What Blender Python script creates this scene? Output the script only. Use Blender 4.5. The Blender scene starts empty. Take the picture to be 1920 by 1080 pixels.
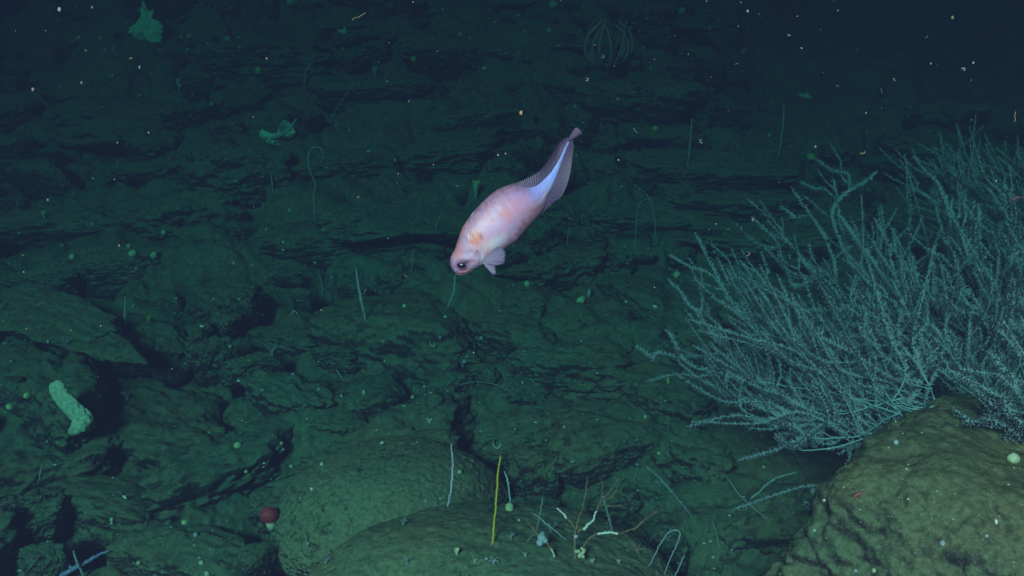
import bpy, math, random
import numpy as np
from mathutils import Vector, Matrix

random.seed(7); RNG = np.random.default_rng(7)
scene = bpy.context.scene
col = scene.collection

# ------------------------------------------------------------------ camera, world, sun, exposure
CAM = Vector((0.0, 0.0, 2.0)); PITCH = math.radians(22.0); F_PX = 1844.0     # focal length in 1920-px pixels
cd = bpy.data.cameras.new('camera'); cam = bpy.data.objects.new('camera', cd); col.objects.link(cam)
cam.location = CAM; cam.rotation_euler = (math.radians(90) - PITCH, 0, 0)
cd.sensor_width = 36.0; cd.lens = 36.0 * F_PX / 1920.0; cd.clip_start = 0.02; cd.clip_end = 200
scene.camera = cam

w = bpy.data.worlds.new('World'); scene.world = w; w.use_nodes = True
bg = w.node_tree.nodes['Background']
bg.inputs['Color'].default_value = (0.10, 0.36, 0.50, 1); bg.inputs['Strength'].default_value = 0.085

SUN_EL, SUN_AZ = math.radians(35), math.radians(-19)      # light comes from behind the camera, a little to the left
sd = bpy.data.lights.new('sun', 'SUN'); sun = bpy.data.objects.new('sun', sd); col.objects.link(sun)
sd.energy = 5.0; sd.angle = math.radians(13); sd.color = (1.0, 0.53, 0.56)
to_sun = Vector((math.sin(SUN_AZ) * math.cos(SUN_EL), -math.cos(SUN_AZ) * math.cos(SUN_EL), math.sin(SUN_EL)))
sun.rotation_euler = to_sun.to_track_quat('Z', 'Y').to_euler(); sun.location = (0, -3, 5)

scene.view_settings.view_transform = 'Standard'; scene.view_settings.look = 'None'
scene.view_settings.exposure = 1.55; scene.view_settings.gamma = 1.0
scene.cycles.use_denoising = True
scene.cycles.max_bounces = 4; scene.cycles.volume_bounces = 1; scene.cycles.transparent_max_bounces = 6
scene.cycles.sample_clamp_indirect = 3.0

# ------------------------------------------------------------------ view helpers (to read places off the photograph)
FWD = Vector((0, math.cos(PITCH), -math.sin(PITCH))); UP = Vector((0, math.sin(PITCH), math.cos(PITCH))); RT = Vector((1, 0, 0))
def ray(px, py):
    return (FWD + RT * ((px - 960) / F_PX) + UP * ((540 - py) / F_PX)).normalized()
def P(px, py, d): return CAM + ray(px, py) * d
def to_px(p):
    v = Vector(p) - CAM; z = v.dot(FWD)
    return (960 + F_PX * v.dot(RT) / z, 540 - F_PX * v.dot(UP) / z)
def ground(px, py, fallback=6.0):
    dg = bpy.context.evaluated_depsgraph_get(); d = ray(px, py); o = CAM.copy()
    for _ in range(40):                                   # pass through anything that is not rock or seabed
        hit, loc, nrm, idx, ob, m = scene.ray_cast(dg, o, d)
        if not hit or ob.name.split('.')[0] in ('seabed', 'rock', 'boulder'): break
        o = loc + d * .002
    if not hit: return P(px, py, fallback), Vector((0, -0.5, 0.8)), fallback
    return loc, nrm, (loc - CAM).length

# ------------------------------------------------------------------ noise
def _h(ix, iy, iz, seed):
    n = (ix.astype(np.int64) * 374761393 + iy.astype(np.int64) * 668265263 + iz.astype(np.int64) * 2147483647 + seed * 1274126177) & 0xFFFFFFFF
    n = ((n ^ (n >> 13)) * 1274126177) & 0xFFFFFFFF
    n = ((n ^ (n >> 16)) * 2246822519) & 0xFFFFFFFF
    return ((n ^ (n >> 15)) & 0xFFFFFF) / float(0xFFFFFF) * 2 - 1
def vnoise(p, seed=0):
    i = np.floor(p); f = p - i; f = f * f * f * (f * (f * 6 - 15) + 10)
    i = i.astype(np.int64); out = 0
    for dx in (0, 1):
        wx = f[:, 0] if dx else 1 - f[:, 0]
        for dy in (0, 1):
            wy = f[:, 1] if dy else 1 - f[:, 1]
            for dz in (0, 1):
                wz = f[:, 2] if dz else 1 - f[:, 2]
                out = out + wx * wy * wz * _h(i[:, 0] + dx, i[:, 1] + dy, i[:, 2] + dz, seed)
    return out
_rot = np.array([[0.36, 0.48, -0.8], [-0.8, 0.6, 0.0], [0.48, 0.64, 0.6]])
def fbm(p, oct=4, gain=0.5, seed=0, ridged=False):
    a = 1.0; s = 0; t = 0
    for k in range(oct):
        n = vnoise(p, seed + k)
        if ridged: n = 1 - 2 * np.abs(n)
        s = s + a * n; t += a; a *= gain; p = (p @ _rot.T) * 2.03 + 11.7
    return s / t
def sstep(x, a, b):
    t = np.clip((x - a) / (b - a), 0, 1); return t * t * (3 - 2 * t)

# ------------------------------------------------------------------ mesh helpers
class MB:
    def __init__(s): s.v = []; s.f = []; s.n = 0; s.at = []
    def add(s, V, Fs, attr=None):
        V = np.asarray(V, dtype=np.float64).reshape(-1, 3)
        for F in Fs:
            F = np.asarray(F, dtype=np.int64)
            if len(F): s.f.append(F + s.n)
        s.v.append(V); s.n += len(V)
        s.at.append(np.zeros(len(V)) if attr is None else np.broadcast_to(np.asarray(attr, dtype=np.float64), (len(V),)).copy())
    def mesh(s, name, mat, smooth=True, attr=None):
        me = bpy.data.meshes.new(name)
        V = np.concatenate(s.v); me.vertices.add(len(V)); me.vertices.foreach_set('co', V.ravel().astype(np.float32))
        tot = np.concatenate([np.full(len(F), F.shape[1], dtype=np.int32) for F in s.f])
        lv = np.concatenate([F.ravel() for F in s.f]).astype(np.int32)
        me.loops.add(len(lv)); me.loops.foreach_set('vertex_index', lv)
        me.polygons.add(len(tot)); st = np.zeros(len(tot), dtype=np.int32); st[1:] = np.cumsum(tot)[:-1]
        me.polygons.foreach_set('loop_start', st); me.polygons.foreach_set('loop_total', tot)
        me.polygons.foreach_set('use_smooth', np.full(len(tot), smooth, dtype=bool))
        me.update(calc_edges=True)
        if attr:
            a = me.attributes.new(attr, 'FLOAT', 'POINT'); a.data.foreach_set('value', np.concatenate(s.at).astype(np.float32))
        if mat: me.materials.append(mat)
        return me
    def build(s, name, mat, parent=None, smooth=True, attr=None, center=None):
        if center is not None:
            c = np.array(center); s.v = [v - c for v in s.v]
        o = bpy.data.objects.new(name, s.mesh(name, mat, smooth, attr)); col.objects.link(o)
        if center is not None: o.location = center
        if parent is not None: o.parent = parent
        return o
def tag(o, label=None, cat=None, group=None, kind=None):
    if label: o['label'] = label
    if cat: o['category'] = cat
    if group: o['group'] = group
    if kind: o['kind'] = kind
    return o
def empty(name, loc):
    o = bpy.data.objects.new(name, None); o.location = loc; o.empty_display_size = 0.05; col.objects.link(o); return o

def frames(Q):
    Q = np.asarray(Q, float); T = np.gradient(Q, axis=0); T /= np.linalg.norm(T, axis=1)[:, None] + 1e-12
    a = np.array([0.31, 0.17, 0.93]); n = np.cross(T[0], a)
    if np.linalg.norm(n) < 1e-3: n = np.cross(T[0], [1, 0, 0])
    N = [n / np.linalg.norm(n)]
    for i in range(1, len(Q)):
        n = N[-1] - T[i] * np.dot(N[-1], T[i]); N.append(n / (np.linalg.norm(n) + 1e-12))
    N = np.array(N); return T, N, np.cross(T, N)
def smooth_path(pts, n):
    pts = np.asarray(pts, float); m = len(pts)
    if m == 2: return pts[0] + (pts[1] - pts[0]) * np.linspace(0, 1, n)[:, None]
    q = np.vstack([2 * pts[0] - pts[1], pts, 2 * pts[-1] - pts[-2]]); out = []
    for t in np.linspace(0, m - 1 - 1e-9, n):
        i = int(t); f = t - i; a, b, c, d = q[i:i + 4]
        out.append(0.5 * ((2 * b) + (c - a) * f + (2 * a - 5 * b + 4 * c - d) * f * f + (3 * b - a - 3 * c + d) * f ** 3))
    return np.array(out)
def tube(mb, Q, r, k=6, attr=None):
    Q = np.asarray(Q, float); n = len(Q); r = np.broadcast_to(r, (n,)); T, N, B = frames(Q)
    a = np.linspace(0, 2 * math.pi, k, endpoint=False)
    V = Q[:, None] + r[:, None, None] * (np.cos(a)[None, :, None] * N[:, None] + np.sin(a)[None, :, None] * B[:, None])
    i = np.arange(n - 1)[:, None] * k; j = np.arange(k)[None]; j2 = (j + 1) % k
    F = np.stack([i + j, i + j2, i + k + j2, i + k + j], -1).reshape(-1, 4)
    at = None if attr is None else np.repeat(np.broadcast_to(attr, (n,)), k)
    mb.add(V, [F, [list(range(k))[::-1]], [[(n - 1) * k + x for x in range(k)]]], at)
def bristles(mb, Q, r0, length, spacing, per=5, width=0.0011, lean=0.35, t0=0.0, fluff=0.25, rng=RNG):
    Q = np.asarray(Q, float); seg = np.linalg.norm(np.diff(Q, axis=0), axis=1); L = np.concatenate([[0], np.cumsum(seg)])
    n = max(2, int(L[-1] * (1 - t0) / spacing)); s = np.linspace(L[-1] * t0, L[-1], n)
    C = np.stack([np.interp(s, L, Q[:, k]) for k in range(3)], -1); T, N, B = frames(C)
    C = np.repeat(C, per, 0); T = np.repeat(T, per, 0); N = np.repeat(N, per, 0); B = np.repeat(B, per, 0); m = len(C)
    a = np.tile(np.arange(per) * 2 * math.pi / per, n) + np.repeat(np.arange(n) * 1.1, per) + rng.normal(0, .25, m)
    R = np.cos(a)[:, None] * N + np.sin(a)[:, None] * B
    D = R + T * (lean + rng.normal(0, fluff, m))[:, None] + rng.normal(0, .12, (m, 3)); D /= np.linalg.norm(D, axis=1)[:, None]
    W = np.cross(D, T); W /= np.linalg.norm(W, axis=1)[:, None] + 1e-9; X = np.cross(D, W)
    ll = (length * rng.uniform(.65, 1.15, m))[:, None]; taper = np.repeat(np.clip((1 - np.linspace(0, 1, n)) * 7 + .45, 0, 1), per)[:, None]; ll = ll * taper
    b = C + R * r0 * .6 + T * (rng.uniform(-.9, .9, m) * spacing)[:, None]
    tip = b + D * ll
    V = np.stack([b + W * width, b - W * width * .5 + X * width * .86, b - W * width * .5 - X * width * .86,
                  b + D * ll * .72 + W * width * 1.3, b + D * ll * .72 - W * width * 1.3, tip], 1)      # a stalk that flares to a small head
    i = np.arange(m)[:, None] * 6
    F4 = np.concatenate([i + np.array([0, 1, 4, 3]), i + np.array([2, 0, 3, 4])]); F3 = np.concatenate([i + np.array([3, 4, 5])])
    mb.add(V.reshape(-1, 3), [F4, F3], 1.0)

def cube_sphere(n):
    g = np.linspace(-1, 1, n); g = np.tan(g * math.pi / 4); a, b = np.meshgrid(g, g, indexing='ij'); o = np.ones_like(a)
    Vs, Fs, off = [], [], 0
    for (x, y, z) in ((o, a, b), (-o, b, a), (b, o, a), (a, -o, b), (a, b, o), (b, a, -o)):
        V = np.stack([x, y, z], -1).reshape(-1, 3); Vs.append(V)
        i = (np.arange(n - 1)[:, None] * n + np.arange(n - 1)[None]).ravel()
        Fs.append(np.stack([i, i + n, i + n + 1, i + 1], -1) + off); off += n * n
    V = np.concatenate(Vs); F = np.concatenate(Fs); V /= np.linalg.norm(V, axis=1)[:, None]
    key = np.round(V * 1e5).astype(np.int64); _, first, inv = np.unique(key, axis=0, return_index=True, return_inverse=True)
    return V[first], inv.ravel()[F]

# ------------------------------------------------------------------ materials
def nm(name):
    m = bpy.data.materials.new(name); m.use_nodes = True; nt = m.node_tree; b = nt.nodes['Principled BSDF']; return m, nt, b
def N_(nt, t, **kw):
    n = nt.nodes.new(t)
    for k, v in kw.items():
        if k in n.inputs: n.inputs[k].default_value = v
        else: setattr(n, k, v)
    return n
def simple(name, rgb, rough=0.6, var=0.25, scale=60, bump=0.0, sss=0.0, spec=0.3):
    m, nt, b = nm(name); L = nt.links.new
    g = N_(nt, 'ShaderNodeNewGeometry'); n = N_(nt, 'ShaderNodeTexNoise', Scale=scale, Detail=4.0); L(g.outputs['Position'], n.inputs['Vector'])
    r = N_(nt, 'ShaderNodeValToRGB'); L(n.outputs['Fac'], r.inputs['Fac'])
    r.color_ramp.elements[0].position = .3; r.color_ramp.elements[1].position = .7
    r.color_ramp.elements[0].color = (*[c * (1 - var) for c in rgb], 1); r.color_ramp.elements[1].color = (*[min(1, c * (1 + var)) for c in rgb], 1)
    L(r.outputs['Color'], b.inputs['Base Color']); b.inputs['Roughness'].default_value = rough; b.inputs['Specular IOR Level'].default_value = spec
    if bump:
        bp = N_(nt, 'ShaderNodeBump', Strength=bump, Distance=.004); L(n.outputs['Fac'], bp.inputs['Height']); L(bp.outputs['Normal'], b.inputs['Normal'])
    return m
def rock_material(name, silt=(0.120, 0.185, 0.124), bare=(0.030, 0.034, 0.030), cover=0.0, fine=1.0):
    """bare dark basalt under a layer of settled silt: silt lies where the surface faces up, broken by patches"""
    m, nt, b = nm(name); L = nt.links.new
    g = N_(nt, 'ShaderNodeNewGeometry'); sx = N_(nt, 'ShaderNodeSeparateXYZ'); L(g.outputs['Normal'], sx.inputs['Vector'])
    n1 = N_(nt, 'ShaderNodeTexNoise', Scale=7.0, Detail=9.0, Roughness=.68); n2 = N_(nt, 'ShaderNodeTexNoise', Scale=55.0 * fine, Detail=7.0, Roughness=.7)
    n3 = N_(nt, 'ShaderNodeTexNoise', Scale=2.2, Detail=4.0); v = N_(nt, 'ShaderNodeTexVoronoi', Scale=90.0 * fine)
    for t in (n1, n2, n3, v): L(g.outputs['Position'], t.inputs['Vector'])
    def M(op, a, c, val=None):
        q = N_(nt, 'ShaderNodeMath', operation=op)
        for k, x in enumerate((a, c)):
            if isinstance(x, (int, float)): q.inputs[k].default_value = x
            else: L(x, q.inputs[k])
        return q.outputs[0]
    s = M('ADD', sx.outputs['Z'], M('MULTIPLY', M('SUBTRACT', n1.outputs['Fac'], .5), 1.9))
    s = M('ADD', s, M('MULTIPLY', M('SUBTRACT', n2.outputs['Fac'], .5), 1.1)); s = M('ADD', s, cover)
    mr = N_(nt, 'ShaderNodeMapRange', interpolation_type='SMOOTHSTEP'); mr.inputs['From Min'].default_value = .0; mr.inputs['From Max'].default_value = .8; L(s, mr.inputs['Value'])
    r1 = N_(nt, 'ShaderNodeValToRGB'); n6_ = N_(nt, 'ShaderNodeTexNoise', Scale=170.0, Detail=5.0, Roughness=.85); L(g.outputs['Position'], n6_.inputs['Vector']); L(M('ADD', M('MULTIPLY', n2.outputs['Fac'], .5), M('MULTIPLY', n6_.outputs['Fac'], .5)), r1.inputs['Fac'])
    e = r1.color_ramp.elements; e[0].position = .40; e[1].position = .60
    e[0].color = (*[c * .6 for c in silt], 1); e[1].color = (*[c * 1.35 for c in silt], 1)
    r3 = N_(nt, 'ShaderNodeValToRGB'); L(n3.outputs['Fac'], r3.inputs['Fac']); e = r3.color_ramp.elements
    e[0].position = .3; e[1].position = .7; e[0].color = (1.25, .92, .72, 1); e[1].color = (.74, 1.0, .92, 1)
    mx0 = N_(nt, 'ShaderNodeMix', data_type='RGBA', blend_type='MULTIPLY'); mx0.inputs[0].default_value = 1
    L(r1.outputs['Color'], mx0.inputs[6]); L(r3.outputs['Color'], mx0.inputs[7])
    rb = N_(nt, 'ShaderNodeValToRGB'); L(v.outputs['Distance'], rb.inputs['Fac']); e = rb.color_ramp.elements
    e[0].position = .12; e[1].position = .45; e[0].color = (*[c * 3.2 for c in bare], 1); e[1].color = (*bare, 1)
    mx = N_(nt, 'ShaderNodeMix', data_type='RGBA'); L(mr.outputs['Result'], mx.inputs[0]); L(rb.outputs['Color'], mx.inputs[6]); L(mx0.outputs[2], mx.inputs[7])
    n4 = N_(nt, 'ShaderNodeTexNoise', Scale=26.0 * fine, Detail=10.0, Roughness=.75, Distortion=.6); L(g.outputs['Position'], n4.inputs['Vector'])
    n5 = N_(nt, 'ShaderNodeTexNoise', Scale=3.6, Detail=6.0, Roughness=.6); L(g.outputs['Position'], n5.inputs['Vector'])
    p1 = N_(nt, 'ShaderNodeMapRange', interpolation_type='SMOOTHSTEP'); p1.inputs['From Min'].default_value = .54; p1.inputs['From Max'].default_value = .62; L(n4.outputs['Fac'], p1.inputs['Value'])
    p2 = N_(nt, 'ShaderNodeMapRange', interpolation_type='SMOOTHSTEP'); p2.inputs['From Min'].default_value = .44; p2.inputs['From Max'].default_value = .60; L(n5.outputs['Fac'], p2.inputs['Value'])
    pit = M('MULTIPLY', M('MULTIPLY', p1.outputs['Result'], p2.outputs['Result']), .7)
    mp = N_(nt, 'ShaderNodeMix', data_type='RGBA'); L(pit, mp.inputs[0]); L(mx.outputs[2], mp.inputs[6]); mp.inputs[7].default_value = (*bare, 1)
    L(mp.outputs[2], b.inputs['Base Color']); b.inputs['Roughness'].default_value = .95; b.inputs['Specular IOR Level'].default_value = .05
    bp = N_(nt, 'ShaderNodeBump', Strength=.8, Distance=.008); L(M('SUBTRACT', M('ADD', n2.outputs['Fac'], M('MULTIPLY', n1.outputs['Fac'], .5)), M('MULTIPLY', pit, .6)), bp.inputs['Height']); L(bp.outputs['Normal'], b.inputs['Normal'])
    return m
M_ROCK = rock_material('silty_rock'); M_BED = rock_material('silty_bed', cover=.08)
M_MOUND = rock_material('deep_silt', silt=(.185, .250, .165), cover=.32, fine=1.4)
M_BLDR = rock_material('boulder_silt', silt=(.138, .185, .120), cover=.10, fine=1.6)

# ------------------------------------------------------------------ seabed
KY = [0.3, 2.05, 3.5, 4.9, 6.2, 8.0, 12.5]
def base_z(x, y):
    u = x / np.maximum(y, .6)
    zc = np.interp(y, KY, [.20, .34, .56, .90, 1.42, 2.7, 5.6])
    zr = np.interp(y, KY, [.20, .30, .50, .74, .88, 1.05, 2.6])
    zl = np.interp(y, KY, [.15, .34, .52, .78, 1.0, 1.35, 3.0])
    wr = sstep(u, .10, .30); wl = sstep(-u, .30, .52)
    return zc * (1 - wr) * (1 - wl) + zr * wr + zl * wl * (1 - wr)
def plates(x, y, ang, sx, sy, seed):
    """anisotropic broken plates: each cell of the pattern gets its own height and tilt, with cracks between"""
    c, s = math.cos(ang), math.sin(ang); X = (c * x + s * y) / sx; Y = (-s * x + c * y) / sy
    q = np.stack([X, Y, np.zeros_like(X)], -1); X = X + .35 * vnoise(q * 1.3, seed + 50); Y = Y + .35 * vnoise(q * 1.3, seed + 60)
    ix = np.floor(X).astype(np.int64); iy = np.floor(Y).astype(np.int64)
    b1 = np.full(X.shape, 9.0); b2 = np.full(X.shape, 9.0); h = np.zeros(X.shape)
    for dx in (-1, 0, 1):
        for dy in (-1, 0, 1):
            jx, jy = ix + dx, iy + dy; z = np.zeros_like(jx)
            cx = jx + .5 + .42 * _h(jx, jy, z, seed); cy = jy + .5 + .42 * _h(jx, jy, z, seed + 1)
            d = np.hypot(X - cx, Y - cy); hh = _h(jx, jy, z, seed + 2) + .9 * _h(jx, jy, z, seed + 3) * (X - cx) + .9 * _h(jx, jy, z, seed + 4) * (Y - cy)
            near = d < b1; b2 = np.where(near, b1, np.minimum(b2, d)); h = np.where(near, hh, h); b1 = np.where(near, d, b1)
    return h, b2 - b1
def seabed():
    ny, nx = 820, 760
    yy = 0.35 * (12.5 / 0.35) ** np.linspace(0, 1, ny); s = np.linspace(-1, 1, nx); uu = .62 * s + .75 * s ** 5
    Y, U = np.meshgrid(yy, uu, indexing='ij'); X = U * (Y + .5); x = X.ravel(); y = Y.ravel(); z = base_z(x, y)
    q = np.stack([x, y, np.zeros_like(x)], -1)
    z = z + .16 * fbm(q * .9, 3, seed=3)
    h1, e1 = plates(x, y, .35, .75, .42, 11); h2, e2 = plates(x, y, -.6, .36, .2, 31)
    soft = sstep(fbm(q * .7, 2, seed=90), -.45, .25)                  # where silt has buried the plates
    k = .35 + .65 * soft
    z = z + .075 * h1 * k - .07 * k * (1 - sstep(e1, 0, .35)) + .035 * h2 * k - .03 * k * (1 - sstep(e2, 0, .35))
    z = z + .05 * fbm(q * 3.5, 3, seed=15) + .024 * fbm(q * 9, 5, .6, seed=5) * (.5 + k) + .010 * fbm(q * 38, 3, .6, seed=8, ridged=True) * k
    # steep right-hand hollow beside the boulder
    z = z + .05 * np.exp(-(((x - .62) / .28) ** 2 + ((y - 2.35) / .5) ** 2))
    i = (np.arange(ny - 1)[:, None] * nx + np.arange(nx - 1)[None]).ravel()
    mb = MB(); mb.add(np.stack([x, y, z], -1), [np.stack([i, i + 1, i + nx + 1, i + nx], -1)])
    return tag(mb.build('seabed', M_BED), kind='structure')
seabed()

# ------------------------------------------------------------------ rocks
CS_V, CS_F = cube_sphere(48)
CS2_V, CS2_F = cube_sphere(150)
def rock_shape(V, seed, nplanes=9, soft=8.0, rough=.07, slab=True, dome=False, pits=.03, freq=2.2):
    r = np.random.default_rng(seed); n = r.normal(size=(nplanes, 3)); n[:, 2] *= .5; n /= np.linalg.norm(n, axis=1)[:, None]
    h = r.uniform(.72, 1.0, nplanes)
    n = np.vstack([n, [[0, 0, 1], [0, 0, -1]]]); h = np.append(h, [.86, .9])
    if slab: n = np.vstack([n, [[1, .1, 0], [-1, .15, 0], [.1, 1, .1], [-.1, -1, .1]]]); h = np.append(h, [.95, .95, .8, .8])
    n /= np.linalg.norm(n, axis=1)[:, None]
    d = np.maximum(V @ n.T, 1e-3) / h; rad = (np.sum(d ** soft, 1)) ** (-1 / soft)
    if dome: rad = rad * 0 + .95
    Q = V * rad[:, None]; off = r.uniform(-50, 50, 3)
    rad = rad * (1 + rough * 1.6 * fbm(Q * freq + off, 3, seed=seed) + rough * fbm(Q * 6 + off, 4, .6, seed=seed + 5) + (.16 if dome else 0) * fbm(Q * 1.1 + off, 2, seed=seed + 7))
    side = 1 - sstep(V[:, 2], .25, .75)
    Qs = Q * np.array([1.4, 1, 1.2 if dome or not slab else .45]); rad = rad - pits * side * np.maximum(0, fbm(Qs * 11 + off, 3, .6, seed=seed + 9)) * 3.2 + .014 * fbm(Qs * 24 + off, 2, seed=seed + 13)
    st = np.abs(vnoise(np.stack([Q[:, 0] * .6, Q[:, 1] * .6, Q[:, 2] * 5 + 2 * Q[:, 0]], -1) + off, seed + 21))
    rad = rad - .008 * side * (1 - sstep(st, 0, .12))
    return V * rad[:, None]
def variant(seed, **kw):
    mb = MB(); mb.add(rock_shape(CS_V, seed, **kw), [CS_F]); return mb.mesh('rock', M_ROCK)
VARS = [variant(100 + i, rough=.08 + .03 * (i % 4), soft=6 + i % 5, slab=i % 3 != 0) for i in range(12)]

LAND = [("the fish's head", 865, 495), ("the fish's tail", 1075, 260), ("the knobbly sponge", 130, 760), ("the red anemone", 509, 958),
        ("the yellow whip", 930, 940), ("the frilly sponge", 520, 255), ("the caged sea star", 1137, 85), ("the dead twig coral", 1080, 980),
        ("the right boulder", 1640, 900), ("the coral thicket's left tip", 1250, 600), ("the coral thicket's top", 1640, 300),
        ("the splat shaped sponge", 275, 50), ("the hooked whip", 592, 350), ("the thick pale whip", 677, 555), ("the round silt mound", 750, 900),
        ("the bottom left corner", 0, 1080), ("the top right corner", 1920, 0), ("the upright whip near right", 1465, 245), ("the upright whip near centre", 1293, 270),
        ("the hairpin whip", 1250, 1030), ("the vase sponge", 892, 355), ("the left edge's middle", 0, 540)]
USED = set()
def place_words(px, py, head, limit=16):
    c = sorted(LAND, key=lambda l: math.hypot(l[1] - px, l[2] - py))
    def rel(l):
        dx, dy = px - l[1], py - l[2]; r = math.hypot(dx, dy); a = math.degrees(math.atan2(-dy, dx)) % 360
        di = ['right of', 'above right of', 'above', 'above left of', 'left of', 'below left of', 'below', 'below right of'][int((a + 22.5) // 45) % 8]
        return ('just ' if r < 70 else '' if r < 170 else 'well ') + di + ' ' + l[0]
    cands = [head + ' ' + rel(l) for l in c[:2]] + [head + ' ' + rel(c[0]) + ', ' + rel(c[1])] + [head + ' ' + rel(l) for l in c[2:6]]
    cands += [head + ' ' + rel(c[0]) + ', ' + rel(l) for l in c[2:5]] + [head + ' ' + rel(c[1]) + ', ' + rel(l) for l in c[2:5]]
    cands += [head + ' ' + rel(c[a]) + ', ' + rel(c[b]) for a in range(4) for b in range(a + 1, 10)]
    sh = ' '.join(head.split()[-2:]); cands += [sh + ' ' + rel(c[a]) + ', ' + rel(c[b]) for a in range(5) for b in range(a + 1, 12)]
    for s in cands:
        s = ' '.join(s.split())
        if s not in USED and 4 <= len(s.split()) <= limit: USED.add(s); return s
    return ' '.join(cands[0].split())

def place_rock(me, p, L, W, H, yaw, tilt, sink, group='silt covered rocks of the slope'):
    o = bpy.data.objects.new('rock', me); col.objects.link(o)
    o.scale = (L / 2, W / 2, H / 2); o.rotation_euler = (tilt[0], tilt[1], yaw); o.location = p + Vector((0, 0, H * (.5 - sink)))
    px, py = to_px(o.location)
    size = 'large' if L > .55 else 'small' if L < .3 else 'medium'; shp = 'long slab' if L / W > 1.9 else 'blocky rock' if H / W > .55 else 'flat slab'
    tone = 'shadowed' if py < 250 else 'silt dusted' if H / W < .5 else 'dark sided'
    px_, py_ = min(max(px, 0), 1920), min(max(py, 0), 1080)
    tag(o, place_words(px_, py_, f'{size} {tone} {shp}'), 'rock', group); return o
bpy.context.view_layer.update()
# the larger slabs, where the photograph shows them: px, py, length px, width px, turn in degrees (down to the right positive)
MAJOR = [(1200, 565, 230, 90, 58), (1245, 755, 280, 120, 45), (1300, 650, 230, 120, 62), (1050, 512, 170, 90, 5), (760, 640, 330, 200, 8),
         (535, 640, 190, 70, 22), (330, 835, 320, 150, 8), (440, 890, 300, 150, -34), (230, 640, 330, 110, 20), (90, 590, 240, 90, 25),
         (100, 430, 300, 90, 4), (330, 420, 240, 120, 0), (620, 460, 300, 110, 4), (640, 320, 260, 80, -14), (450, 330, 220, 120, 0),
         (800, 300, 260, 80, 5), (900, 230, 240, 80, -8), (1180, 190, 260, 110, 12), (1350, 330, 300, 90, -4), (1400, 400, 260, 80, 0),
         (720, 180, 280, 90, -6), (250, 240, 300, 110, 4), (960, 640, 220, 120, 25), (1060, 700, 240, 120, 12), (1120, 840, 260, 130, -8),
         (980, 830, 220, 110, -10), (1300, 870, 180, 110, 30), (80, 900, 240, 150, 10), (220, 960, 260, 120, 12), (330, 1040, 280, 120, 10),
         (420, 560, 230, 90, 10), (560, 760, 200, 100, 30), (690, 760, 180, 120, -8), (700, 420, 240, 80, -20), (1180, 420, 220, 80, 3),
         (480, 120, 260, 100, 3), (860, 110, 280, 110, -5), (230, 500, 240, 80, -4), (130, 760, 260, 120, 40), (1440, 470, 220, 90, 20), (1010, 400, 220, 90, 30)]
spots = []
for i, (px, py, Lp, Wp, a) in enumerate(MAJOR):
    p, n, d = ground(px, py); s = d / F_PX; spots.append((p.x, p.y, Lp * s))
    L = Lp * s * 1.05; W = Wp * s * 1.35; H = min(W * .72, L * .6)
    place_rock(VARS[i % 12], p, L, W, H, math.radians(-a) * 1.25, (random.uniform(-.1, .22), random.uniform(-.1, .1)), .52)
cnt = 0; tries = 0
while cnt < 248 and tries < 9000:
    tries += 1; py = 1080 * random.random() ** 1.15; px = random.uniform(-150, 2050)
    if px > 1380 and py < 240: continue
    if px > 1500 and py > 500: continue
    y = 0
    ang = random.uniform(-50, 45) if px < 1000 else random.uniform(0, 65)
    dgp = P(px, py, 5); dirv = ray(px, py)
    # march to the base surface
    t = 1.6
    while t < 11:
        q = CAM + dirv * t
        if q.z < float(base_z(np.array([q.x]), np.array([q.y]))[0]): break
        t += .04
    if t >= 10.5: continue
    L = random.choice([.13, .16, .2, .26, .34, .45]) * (.75 + t * .09)
    if any((q.x - a) ** 2 + (q.y - b) ** 2 < (.42 * L + .30 * c) ** 2 for a, b, c in spots): continue
    z = float(base_z(np.array([q.x]), np.array([q.y]))[0]); p = Vector((q.x, q.y, z - .02)); spots.append((p.x, p.y, L)); cnt += 1
    W = L * random.uniform(.5, .9); place_rock(VARS[random.randrange(12)], p, L, W, W * random.uniform(.7, 1.15), math.radians(-ang), (random.uniform(-.2, .3), random.uniform(-.2, .2)), .5)

def boulder(name, px, py, d, rad, seed, label, mat, rot=0, tilt=(0, 0), **kw):
    mb = MB(); V = rock_shape(CS2_V, seed, slab=False, **kw) * np.array(rad); mb.add(V, [CS2_F]); o = mb.build(name, mat)
    o.location = P(px, py, d); o.rotation_euler = (tilt[0], tilt[1], rot); tag(o, label, 'boulder'); USED.add(label); return o
boulder('boulder', 925, 1205, 2.44, (.58, .44, .27), 5, 'broad silt covered boulder filling the bottom centre, dead twig coral growing on it', M_MOUND, rough=.022, dome=True, pits=.01, freq=1.5)
boulder('boulder', 738, 975, 2.80, (.33, .30, .20), 9, 'rounded green brown silt mound behind the broad bottom boulder', M_MOUND, rough=.02, dome=True, pits=.01, freq=1.3)
boulder('boulder', 1925, 1190, 2.15, (.50, .50, .42), 21, 'big olive boulder at the bottom right with red shrimp on it', M_BLDR, rot=.3, tilt=(.08, .10), rough=.05, soft=9, nplanes=9, pits=.02)
bpy.context.view_layer.update()

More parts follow.
